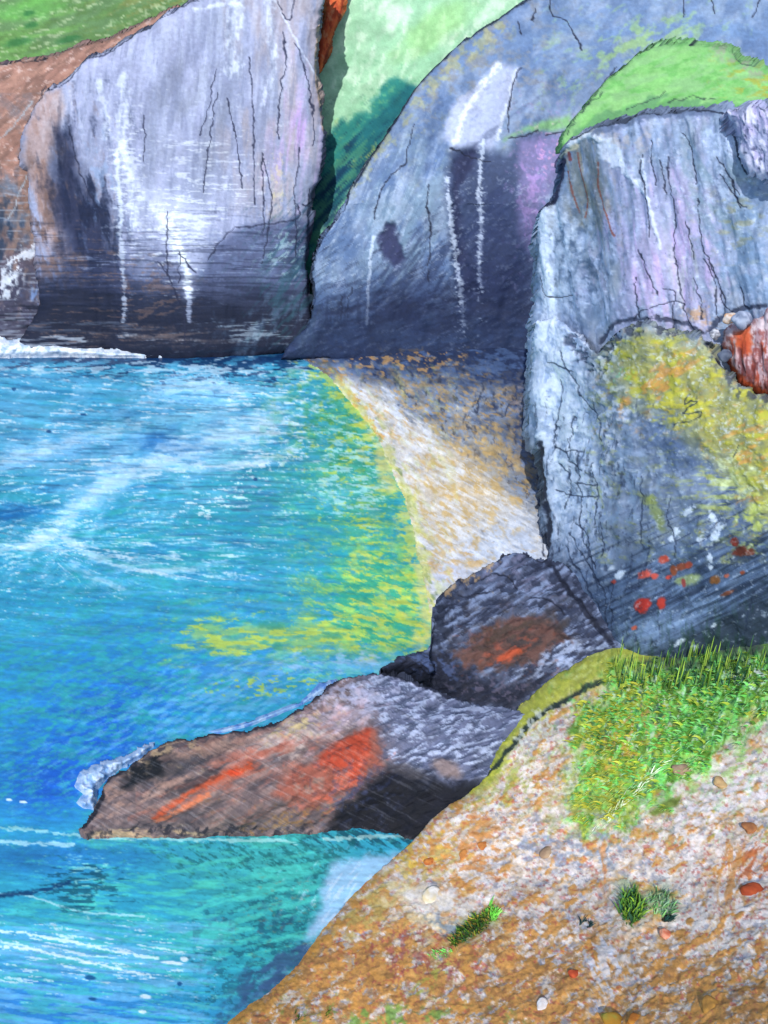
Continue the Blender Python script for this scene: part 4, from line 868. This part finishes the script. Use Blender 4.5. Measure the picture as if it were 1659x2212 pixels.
cv.dab((160, 160, 172), .22, 26, 15, -24, .14, .8, octv=4)
cv.dab((128, 134, 156), .16, 14, 9, -24, .12, .85, -.02)
cv.dab((234, 224, 216), .40*(1-low*.6), 20, 13, -30, .10, .9, .03, octv=4)
cv.dab((228, 214, 210), .2, 9, 7, 0, .12, .9, .02)
cv.dab((206, 144, 68), .42*low+.17, 26, 16, -30, .10, .9, .03, octv=4)
cv.dab((176, 82, 74), .13+.1*cv.reg(950, 2060, 160, 60), 9, 7, 0, .1, .75)
cv.dab((158, 112, 66), .2*low+.08, 12, 9, -20, .12, .8)
cv.dab((160, 84, 80), .35*cv.reg(900, 2060, 120, 70, 0), 8, 16, 12, .15, .8)
cv.dab((206, 146, 60), .6*np.exp(-(D/34)**2)*ss(1850, 1960, Y), 18, 12, -35, .3, .92, .03)
cv.dab((186, 166, 90), .5*np.exp(-((D-60)/50)**2)*ss(1750, 1850, Y)*ss(2060, 1960, Y), 18, 10, -30, .25, .85)
cv.dab((220, 180, 60), .45*cv.reg(900, 1830, 80, 50, -30), 10, 8, 0, .2, .9)
cv.dab((206, 130, 60), .4*cv.reg(1000, 1850, 130, 90, -30), 18, 12, 0, .2, .85)
cv.dab((120, 160, 70), .5*cv.reg(840, 2200, 160, 26, 0), 18, 16, 0, .25, .85)
cv.dab((170, 180, 70), .5*cv.reg(930, 2120, 60, 14, -40), 18, 7, -40, .25, .85)
cv.blob((232, 224, 210), 925, 1945, 80, 34, 24, .85, .9, 20, .8)
for q in ((1362, 1945, 34, 44, (96, 136, 60)), (1425, 1945, 40, 40, (150, 190, 130)), (1020, 2005, 60, 26, (110, 128, 60))): cv.blob(q[4], q[0], q[1], q[2], q[3], -30, .6, 1.0, 12, .8)
# slate-blue and tan patches
cv.dab((126, 140, 170), .6*cv.reg(1180, 1840, 80, 40, -15), 18, 12, -10, .3, .8)
cv.dab((120, 134, 164), .6*cv.reg(1350, 1740, 80, 26, -30), 20, 12, -20, .3, .8)
cv.dab((128, 150, 176), .5*cv.reg(1300, 1830, 60, 40, -10), 18, 12, 0, .3, .8)
cv.dab((232, 226, 222), .8*cv.reg(940, 1940, 70, 24, 20), 26, 14, 20, .5, .95)
cv.dab((222, 200, 150), .6*cv.reg(900, 1990, 60, 30, 30), 20, 12, 0, .4, .8)
cv.dab((110, 136, 160), .6*cv.reg(970, 2010, 40, 18, 20), 14, 10, 0, .3, .8)
cv.dab((228, 220, 224), .5*cv.reg(1560, 1720, 140, 70, 0), 18, 14, 0, .3, .85)
cv.dab((176, 86, 40), .7*cv.reg(1640, 1860, 34, 60, 40), 20, 8, -50, .3, .9)
cv.dab((196, 130, 60), .5*cv.reg(1580, 1880, 22, 80, 8), 9, 40, 6, .3, .85)
cv.dab((206, 140, 84), .6*cv.reg(1305, 1860, 9, 60, -6), 8, 30, 0, .3, .9)
cv.dab((206, 146, 84), .5*cv.reg(1040, 1790, 140, 14, -20), 22, 8, -20, .3, .85)
cv.dab((240, 210, 180), .5*cv.reg(1380, 2020, 70, 24, -20), 16, 10, 0, .3, .85)
cv.dab((206, 214, 232), .55*cv.reg(1310, 2080, 40, 90, -30), 10, 26, -30, .25, .85)
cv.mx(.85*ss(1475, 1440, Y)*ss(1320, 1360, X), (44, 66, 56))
# yellow-green rim
RM = np.exp(-((D-18)/30)**2)*ss(1760, 1680, Y)
cv.mx(.92*RM*ss(.25, .7, RM), (168, 172, 62))
cv.dab((192, 194, 56), .5*RM, 20, 9, -40, .25, .9, .03)
cv.dab((132, 146, 50), .35*RM, 16, 9, -40, .25, .9)
cv.poly((180, 186, 70), [(1330, 1395), (1420, 1400), (1330, 1470), (1230, 1500), (1140, 1560), (1090, 1600), (1120, 1540), (1200, 1465)], 10, .75, 8)
cv.dab((206, 216, 120), .35*cv.reg(1250, 1450, 90, 26, -30), 18, 8, -30, .25, .85)
cv.dab((160, 172, 70), .4*cv.reg(1110, 1680, 60, 50, -30), 16, 12, -30, .3, .8)
cv.stroke((30, 44, 48), [(1320, 1465), (1270, 1478), (1230, 1505), (1180, 1530), (1140, 1560), (1110, 1600), (1070, 1650), (1025, 1690), (1000, 1715)], 8, .9, .8, .6, (10, 7), -.06)
cv.dab((220, 226, 214), .6*cv.reg(1150, 1580, 30, 44, 20), 8, 10, 0, .2, .85, .03)
# green grassy bank
GP = [(1300, 1480), (1340, 1420), (1430, 1440), (1560, 1415), (1850, 1410), (1850, 1510), (1640, 1560), (1540, 1650), (1470, 1690), (1430, 1740), (1330, 1775), (1260, 1790), (1225, 1740), (1240, 1640), (1240, 1560)]
GB = ss(-24, 40, sdist(X, Y, GP)+100*(fbm(X, Y, 26, 20, 0, 14)-.5))
cv.mx(.9*GB, (136, 196, 90))
cv.dab((122, 226, 112), .5*GB, 10, 26, 30, .25, .9, .03)
cv.dab((84, 124, 36), .4*GB, 9, 24, 20, .25, .9, -.03)
cv.dab((186, 190, 56), .35*GB*ss(1480, 1380, X), 12, 18, 24, .25, .9)
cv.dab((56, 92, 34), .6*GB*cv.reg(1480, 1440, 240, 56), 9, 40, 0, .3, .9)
cv.dab((204, 146, 84), .4*cv.reg(1370, 1590, 90, 50, -40)*GB, 12, 8, -50, .15, .9, .02)
cv.dab((226, 240, 226), .15*GB, 7, 12, 20, .12, .85, .02)
cv.dab((40, 90, 80), .17*GB, 7, 12, 20, .12, .8)
cv.dab((140, 150, 70), .7*cv.reg(1290, 1730, 90, 40, -20), 20, 14, 0, .5, .7)
cv.dab((160, 200, 110), .5*cv.reg(1560, 1660, 120, 26, -22), 20, 8, -20, .3, .8)
cv.dab((232, 238, 246), .4*cv.reg(1640, 1470, 70, 26, 0), 12, 10, 0, .2, .9)
cv.poly((110, 130, 50), [(1400, 1760), (1440, 1730), (1470, 1720), (1462, 1740), (1420, 1760)], 5, .9, 5)
cv.vary(.10, 60, 40, -20); cv.vary(.14, 7, 6)
cv.relief(.3, 220, 150, -30, 3); cv.relief(.07, 34, 22, -24, 3); cv.relief(.035, 10, 8, 0, 2)
G_R = cv
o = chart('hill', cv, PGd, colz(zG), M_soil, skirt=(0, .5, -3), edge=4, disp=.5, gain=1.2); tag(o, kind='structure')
def on_ground(x, y): return pt_z(np.array(float(x)), np.array(float(y)), zG(np.array([[float(x)]]), np.array([[float(y)]]))[0, 0])

#@@STONES
def ico(sub):
    import bmesh
    bm = bmesh.new(); bmesh.ops.create_icosphere(bm, subdivisions=sub, radius=1)
    v = np.array([q.co[:] for q in bm.verts]); f = np.array([[w.index for w in q.verts] for q in bm.faces]); bm.free(); return v, f
I2v, I2f = ico(1); I4v, I4f = ico(3)
def stones_mesh(name, pts, rad, cols, base=(I2v, I2f), seed=1, flat=.6, mat=M_soil):
    r = np.random.RandomState(seed); bv, bf = base; n = len(pts)
    V = bv[None]*(1+.25*(r.rand(n, len(bv), 1)-.5)); th = r.rand(n)*6.28
    sc = np.stack([.8+.6*r.rand(n), .7+.4*r.rand(n), flat*(.8+.4*r.rand(n))], -1)*np.asarray(rad)[:, None]
    V = V*sc[:, None, :]; c, s = np.cos(th)[:, None], np.sin(th)[:, None]
    V = np.stack([V[..., 0]*c-V[..., 1]*s, V[..., 0]*s+V[..., 1]*c, V[..., 2]], -1)+np.asarray(pts)[:, None, :]
    F = bf[None]+(np.arange(n)*len(bv))[:, None, None]
    C = np.repeat(np.asarray(cols, float)[:, None, :], len(bv), 1)*(1+.1*(r.rand(n, len(bv), 1)-.5))
    return make_mesh(name, V.reshape(-1, 3), F.reshape(-1, 3), C.reshape(-1, 3), mat)
def rough_stone(rx, ry, rz, col, col2, seed):
    r = np.random.RandomState(seed); V = I4v.copy(); k = r.rand(3)*9
    nn = 1+.16*np.sin(V[:, 0]*3.1+k[0])*np.cos(V[:, 1]*2.7+k[1])+.10*np.sin(V[:, 2]*5+V[:, 0]*4+k[2])
    V = V*nn[:, None]*np.array([rx, ry, rz]); m = ss(.35, .65, fbm(V[:, 0]+9, V[:, 1]*1.1+V[:, 2]+9, rx*.5, rx*.5, 0, seed, 3))[:, None]
    return V, np.asarray(col, float)*(1-m)+np.asarray(col2, float)*m
def place_stone(x, y, r, col, col2, lab, seed, name='stone', group='loose stones on the speckled hill', z=None, flat=.62, rot=0, cat='stone'):
    p = on_ground(x, y) if z is None else pt_z(np.array(float(x)), np.array(float(y)), z)
    V, C = rough_stone(r, r*.75, r*flat, col, col2, seed); c, s = math.cos(rot), math.sin(rot)
    V = np.stack([V[:, 0]*c-V[:, 1]*s, V[:, 0]*s+V[:, 1]*c, V[:, 2]], -1)+p+np.array([0, 0, r*flat*.25])
    o = make_mesh(name, V, I4f, C, M_rock); tag(o, lab, cat, group); return o
SL = [(928, 1862, .20, (206, 128, 56), (176, 96, 44), 'orange stone near the waterside rim, leftmost of the three orange stones'),
      (1003, 1848, .22, (208, 138, 66), (190, 120, 60), 'round ochre stone in the middle of the three orange stones'),
      (1048, 1830, .23, (206, 130, 60), (180, 104, 50), 'orange stone rightmost of the three below the yellow green rim'),
      (1185, 1842, .28, (176, 150, 120), (150, 124, 100), 'flat tan stone in the bluish speckled patch'),
      (935, 1940, .42, (236, 232, 226), (222, 204, 160), 'large cream white stone left of the small dark green tuft'),
      (1470, 1665, .32, (176, 152, 126), (150, 122, 100), 'round brown stone below the right end of the green bank'),
      (1555, 1692, .24, (176, 140, 96), (190, 160, 110), 'tan stone on the white speckled ground at the right'),
      (1245, 2108, .2, (196, 84, 44), (170, 66, 36), 'red orange stone low on the hill beside the pale streak'),
      (1172, 2172, .19, (240, 240, 244), (214, 206, 204), 'bright white chip of stone near the bottom of the hill'),
      (1325, 2210, .28, (168, 120, 30), (150, 140, 50), 'olive brown stone at the bottom edge of the hill'),
      (1372, 2205, .2, (190, 130, 40), (160, 96, 30), 'amber stone beside the olive brown one at the bottom edge'),
      (1620, 1790, .26, (150, 96, 60), (180, 120, 70), 'brown stone near the right edge above the rusty streak'),
      (1625, 1925, .3, (176, 78, 36), (150, 60, 30), 'rust red stone near the right edge on white speckled ground'),
      (1535, 2175, .26, (190, 140, 60), (150, 110, 50), 'ochre stone in the lower right corner'),
      (1440, 2020, .2, (222, 160, 130), (206, 110, 80), 'pink stone on the pale peach patch')]
for i, (x, y, r, c1, c2, lab) in enumerate(SL): place_stone(x, y, r, c1, c2, lab, 30+i, flat=.34, rot=i*1.3)
# grey stones at the orange boulder
for i, (x, y, dt, r, c1, c2, lab) in enumerate([(1604, 690, .2, .33, (170, 182, 206), (120, 132, 160), 'pale grey stone perched on top of the orange banded boulder'),
        (1577, 688, .3, .22, (206, 196, 190), (196, 150, 110), 'small cream stone just left of the pale grey perched stone'),
        (1544, 722, -.1, .2, (206, 210, 222), (110, 112, 124), 'whitish stone lodged in the cleft left of the orange banded boulder'),
        (1566, 768, -.5, .24, (100, 110, 130), (70, 80, 104), 'slate grey stone between the yellow moss and the orange banded boulder')]):
    X1 = np.array([[float(x)]]); Y1 = np.array([[float(y)]]); p = pt_t(X1, Y1, right_t(.2+dt)(X1, Y1))[0, 0]
    V, C = rough_stone(r, r*.8, r*.95, c1, c2, 70+i); o = make_mesh('stone', V+p, I4f, C, M_rock); tag(o, lab, 'stone', 'stones lodged on the right rock wall')

#@@GRASS
def blades(name, roots, tips_dir, lens, wid, cols, bend=.5, seed=1, seg=4, tipcol=None):
    r = np.random.RandomState(seed); n = len(roots); s = np.linspace(0, 1, seg+1)
    d = tips_dir/np.linalg.norm(tips_dir, axis=-1, keepdims=True); side = np.cross(d, np.array([0, 1., .3])); side /= np.linalg.norm(side, axis=-1, keepdims=True)+1e-9
    th = (r.rand(n)-.5)*1.2; side = side*np.cos(th)[:, None]+np.cross(d, side)*np.sin(th)[:, None]
    ctr = roots[:, None]+d[:, None]*(s[None, :, None]*lens[:, None, None])+np.array([0, -.1, -1.])*(bend*lens[:, None, None]*(s**2)[None, :, None])
    ww = (wid[:, None]*(1-s[None]**1.6)*.5+.0015)[..., None]*side[:, None]
    V = np.stack([ctr-ww, ctr+ww], 2).reshape(n, -1, 3)
    k = np.arange(seg)*2; f = np.stack([k, k+1, k+3, k+2], -1); F = (f[None]+(np.arange(n)*(seg+1)*2)[:, None, None]).reshape(-1, 4)
    g = np.repeat(s, 2); C = np.asarray(cols, float)[:, None, :]*(.75+.4*g)[None, :, None]
    return V.reshape(-1, 3), F, C.reshape(-1, 3)
def tuft_cols(r, n, pal): return np.array(pal, float)[r.randint(0, len(pal), n)]*(.85+.3*r.rand(n, 1))
GREEN = [(140, 246, 130), (126, 226, 110), (176, 232, 90), (110, 160, 56), (206, 220, 80), (150, 250, 150)]
DARK = [(40, 84, 60), (44, 90, 70), (110, 150, 50), (140, 176, 60), (70, 120, 56), (150, 180, 70)]
r = np.random.RandomState(9)
n = 1700; x = r.uniform(1225, 1760, n*3); y = r.uniform(1410, 1790, n*3)
ok = sdist(x[None], y[None], GP)[0]+100*(fbm(x, y, 26, 20, 0, 14)-.5) > 40*r.rand(n*3)**1.5; x, y = x[ok][:n], y[ok][:n]; n = len(x)
z = zG(x[None], y[None])[0]; R0 = pt_z(x, y, z-.02)
dr = np.stack([-.55+.3*(r.rand(n)-.5), -.35+.3*(r.rand(n)-.5), .75+.2*r.rand(n)], -1)
cols = tuft_cols(r, n, GREEN); dk = r.rand(n) < .75*np.exp(-((y-1440)/45)**2); cols[dk] = tuft_cols(r, n, DARK)[dk]
ye = r.rand(n) < .7*ss(1460, 1300, x); cols[ye] = np.array((206, 204, 70))*(.85+.3*r.rand(ye.sum(), 1))
V1, F1, C1 = blades('', R0, dr, .35+.5*r.rand(n), .05+.07*r.rand(n), cols, .45, 3)
m = 220; x = np.concatenate([r.uniform(1325, 1760, m)]); y = r.uniform(1412, 1490, m); R1 = pt_z(x, y, zG(x[None], y[None])[0])
V2, F2, C2 = blades('', R1, np.stack([.12*(r.rand(m)-.5), -.1+0*x, 1+0*x], -1), .6+.7*r.rand(m)**2, .035+.02*r.rand(m), tuft_cols(r, m, DARK), .05, 5)
V = np.concatenate([V1, V2]); F = np.concatenate([F1, F2+len(V1)]); C = np.concatenate([C1, C2])
o = make_mesh('grass', V, F, C, M_grass, gain=1.45); tag(o, 'thick bright green grass covering the bank under the huge boulder', 'grass', kind='stuff')
def tuft(cx, cy, rx, ry, n, L, pal, lab, lean=(-.35, -.3, .9), seed=1, wid=.05, ang=0, grp=None):
    r = np.random.RandomState(seed); a = r.rand(n)*6.28; q = np.sqrt(r.rand(n)); c, s = math.cos(math.radians(ang)), math.sin(math.radians(ang))
    u, v = rx*q*np.cos(a), ry*q*np.sin(a); x = cx+u*c-v*s; y = cy+u*s+v*c
    R = pt_z(x, y, zG(x[None], y[None])[0]-.03); d = np.array(lean)[None]+.7*(r.rand(n, 3)-.5)
    V, F, C = blades('', R, d, L*(.6+.6*r.rand(n)), wid*(.7+.6*r.rand(n)), tuft_cols(r, n, pal), .25, seed)
    o = make_mesh('grass_tuft', V, F, C, M_grass, gain=1.5); tag(o, lab, 'grass tuft', grp); return o
TG = 'grass tufts on the speckled hill'
tuft(1362, 1965, 24, 34, 300, .8, [(104, 150, 60), (80, 130, 50), (130, 170, 50), (50, 100, 70)], 'dark green grass tuft beside a paler patch, upper right of the lower hill', (-.05, -.3, 1), 5, .06, 0, TG)
tuft(1425, 1955, 34, 30, 160, .42, [(130, 190, 110), (96, 160, 90), (150, 190, 150), (110, 150, 120)], 'pale soft green grass tuft right of the dark green tuft', (.2, -.3, 1), 6, .045, 0, TG)
tuft(1025, 2005, 62, 18, 620, .36, [(86, 130, 40), (44, 84, 50), (116, 156, 46), (170, 150, 60), (50, 96, 60)], 'long low dark green and brown grass tuft right of the cream white stone', (-.3, -.3, .9), 7, .05, -38, TG)
tuft(1062, 1975, 10, 20, 60, .62, [(110, 210, 70), (130, 220, 90)], 'narrow bright green grass tuft at the top of the long low dark one', (.12, -.25, 1), 8, .06, -20, TG)
tuft(955, 2062, 26, 8, 90, .25, [(130, 226, 110), (110, 200, 90)], 'small pale green grass tuft below the long low dark one', (-.3, -.3, .8), 18, .04, -10, TG)
tuft(1265, 2000, 16, 9, 16, .55, [(30, 70, 70), (26, 56, 60)], 'sparse tuft of a few dark blades in the middle of the hill', (.1, -.2, 1), 10, .05, 0, TG)
tuft(1440, 1985, 12, 8, 60, .3, [(34, 80, 74), (26, 60, 56)], 'small dark teal grass tuft below the pale soft green one', (.2, -.3, 1), 12, .045, 0, TG)
tuft(640, 2205, 10, 12, 40, .4, [(60, 84, 30), (84, 110, 40)], 'short dark grass tuft at the bottom edge by the water', (.25, -.2, 1), 13, .05, 0, TG)
tuft(705, 2195, 8, 14, 40, .42, [(70, 96, 30), (96, 110, 40)], 'short olive grass tuft at the bottom edge, second from the water', (.35, -.2, 1), 14, .05, 0, TG)
tuft(1345, 1735, 120, 8, 110, .5, [(226, 240, 214), (200, 226, 180)], 'spray of whitish dry grass blades leaning down the green bank', (.55, .1, .8), 15, .03, -46, TG)

#@@LIGHT AND CAMERA
cam = bpy.data.cameras.new('camera'); co = bpy.data.objects.new('camera', cam); COL.objects.link(co)
co.location = (0, 0, HCAM); co.rotation_euler = (math.pi/2-PITCH, 0, 0)
cam.sensor_fit = 'VERTICAL'; cam.sensor_height = 24; cam.lens = 24*FOC/2212.0; cam.clip_end = 2000; cam.clip_start = .1
scene.camera = co
w = bpy.data.worlds.new('World'); scene.world = w; w.use_nodes = True
nt = w.node_tree; bg = nt.nodes['Background']; sky = nt.nodes.new('ShaderNodeTexSky'); sky.sky_type = 'NISHITA'; sky.sun_disc = False
EL, AZ = 47, -172          # sun behind the viewer's left shoulder (azimuth clockwise from +Y)
sky.sun_elevation = math.radians(EL); sky.sun_rotation = math.radians(AZ)
nt.links.new(sky.outputs['Color'], bg.inputs['Color']); bg.inputs['Strength'].default_value = .13
sl = bpy.data.lights.new('sun', 'SUN'); sl.energy = 3.0; sl.angle = math.radians(.5); sl.color = (1, .97, .93)
so = bpy.data.objects.new('sun', sl); COL.objects.link(so)
so.rotation_euler = (math.radians(90-EL), 0, math.radians(180-AZ)); so.location = (-30, -30, 60)
vs = scene.view_settings; scene.display_settings.display_device = 'sRGB'
vs.view_transform = 'Standard'; vs.look = 'None'; vs.exposure = 0.42; vs.gamma = 1; vs.use_curve_mapping = False
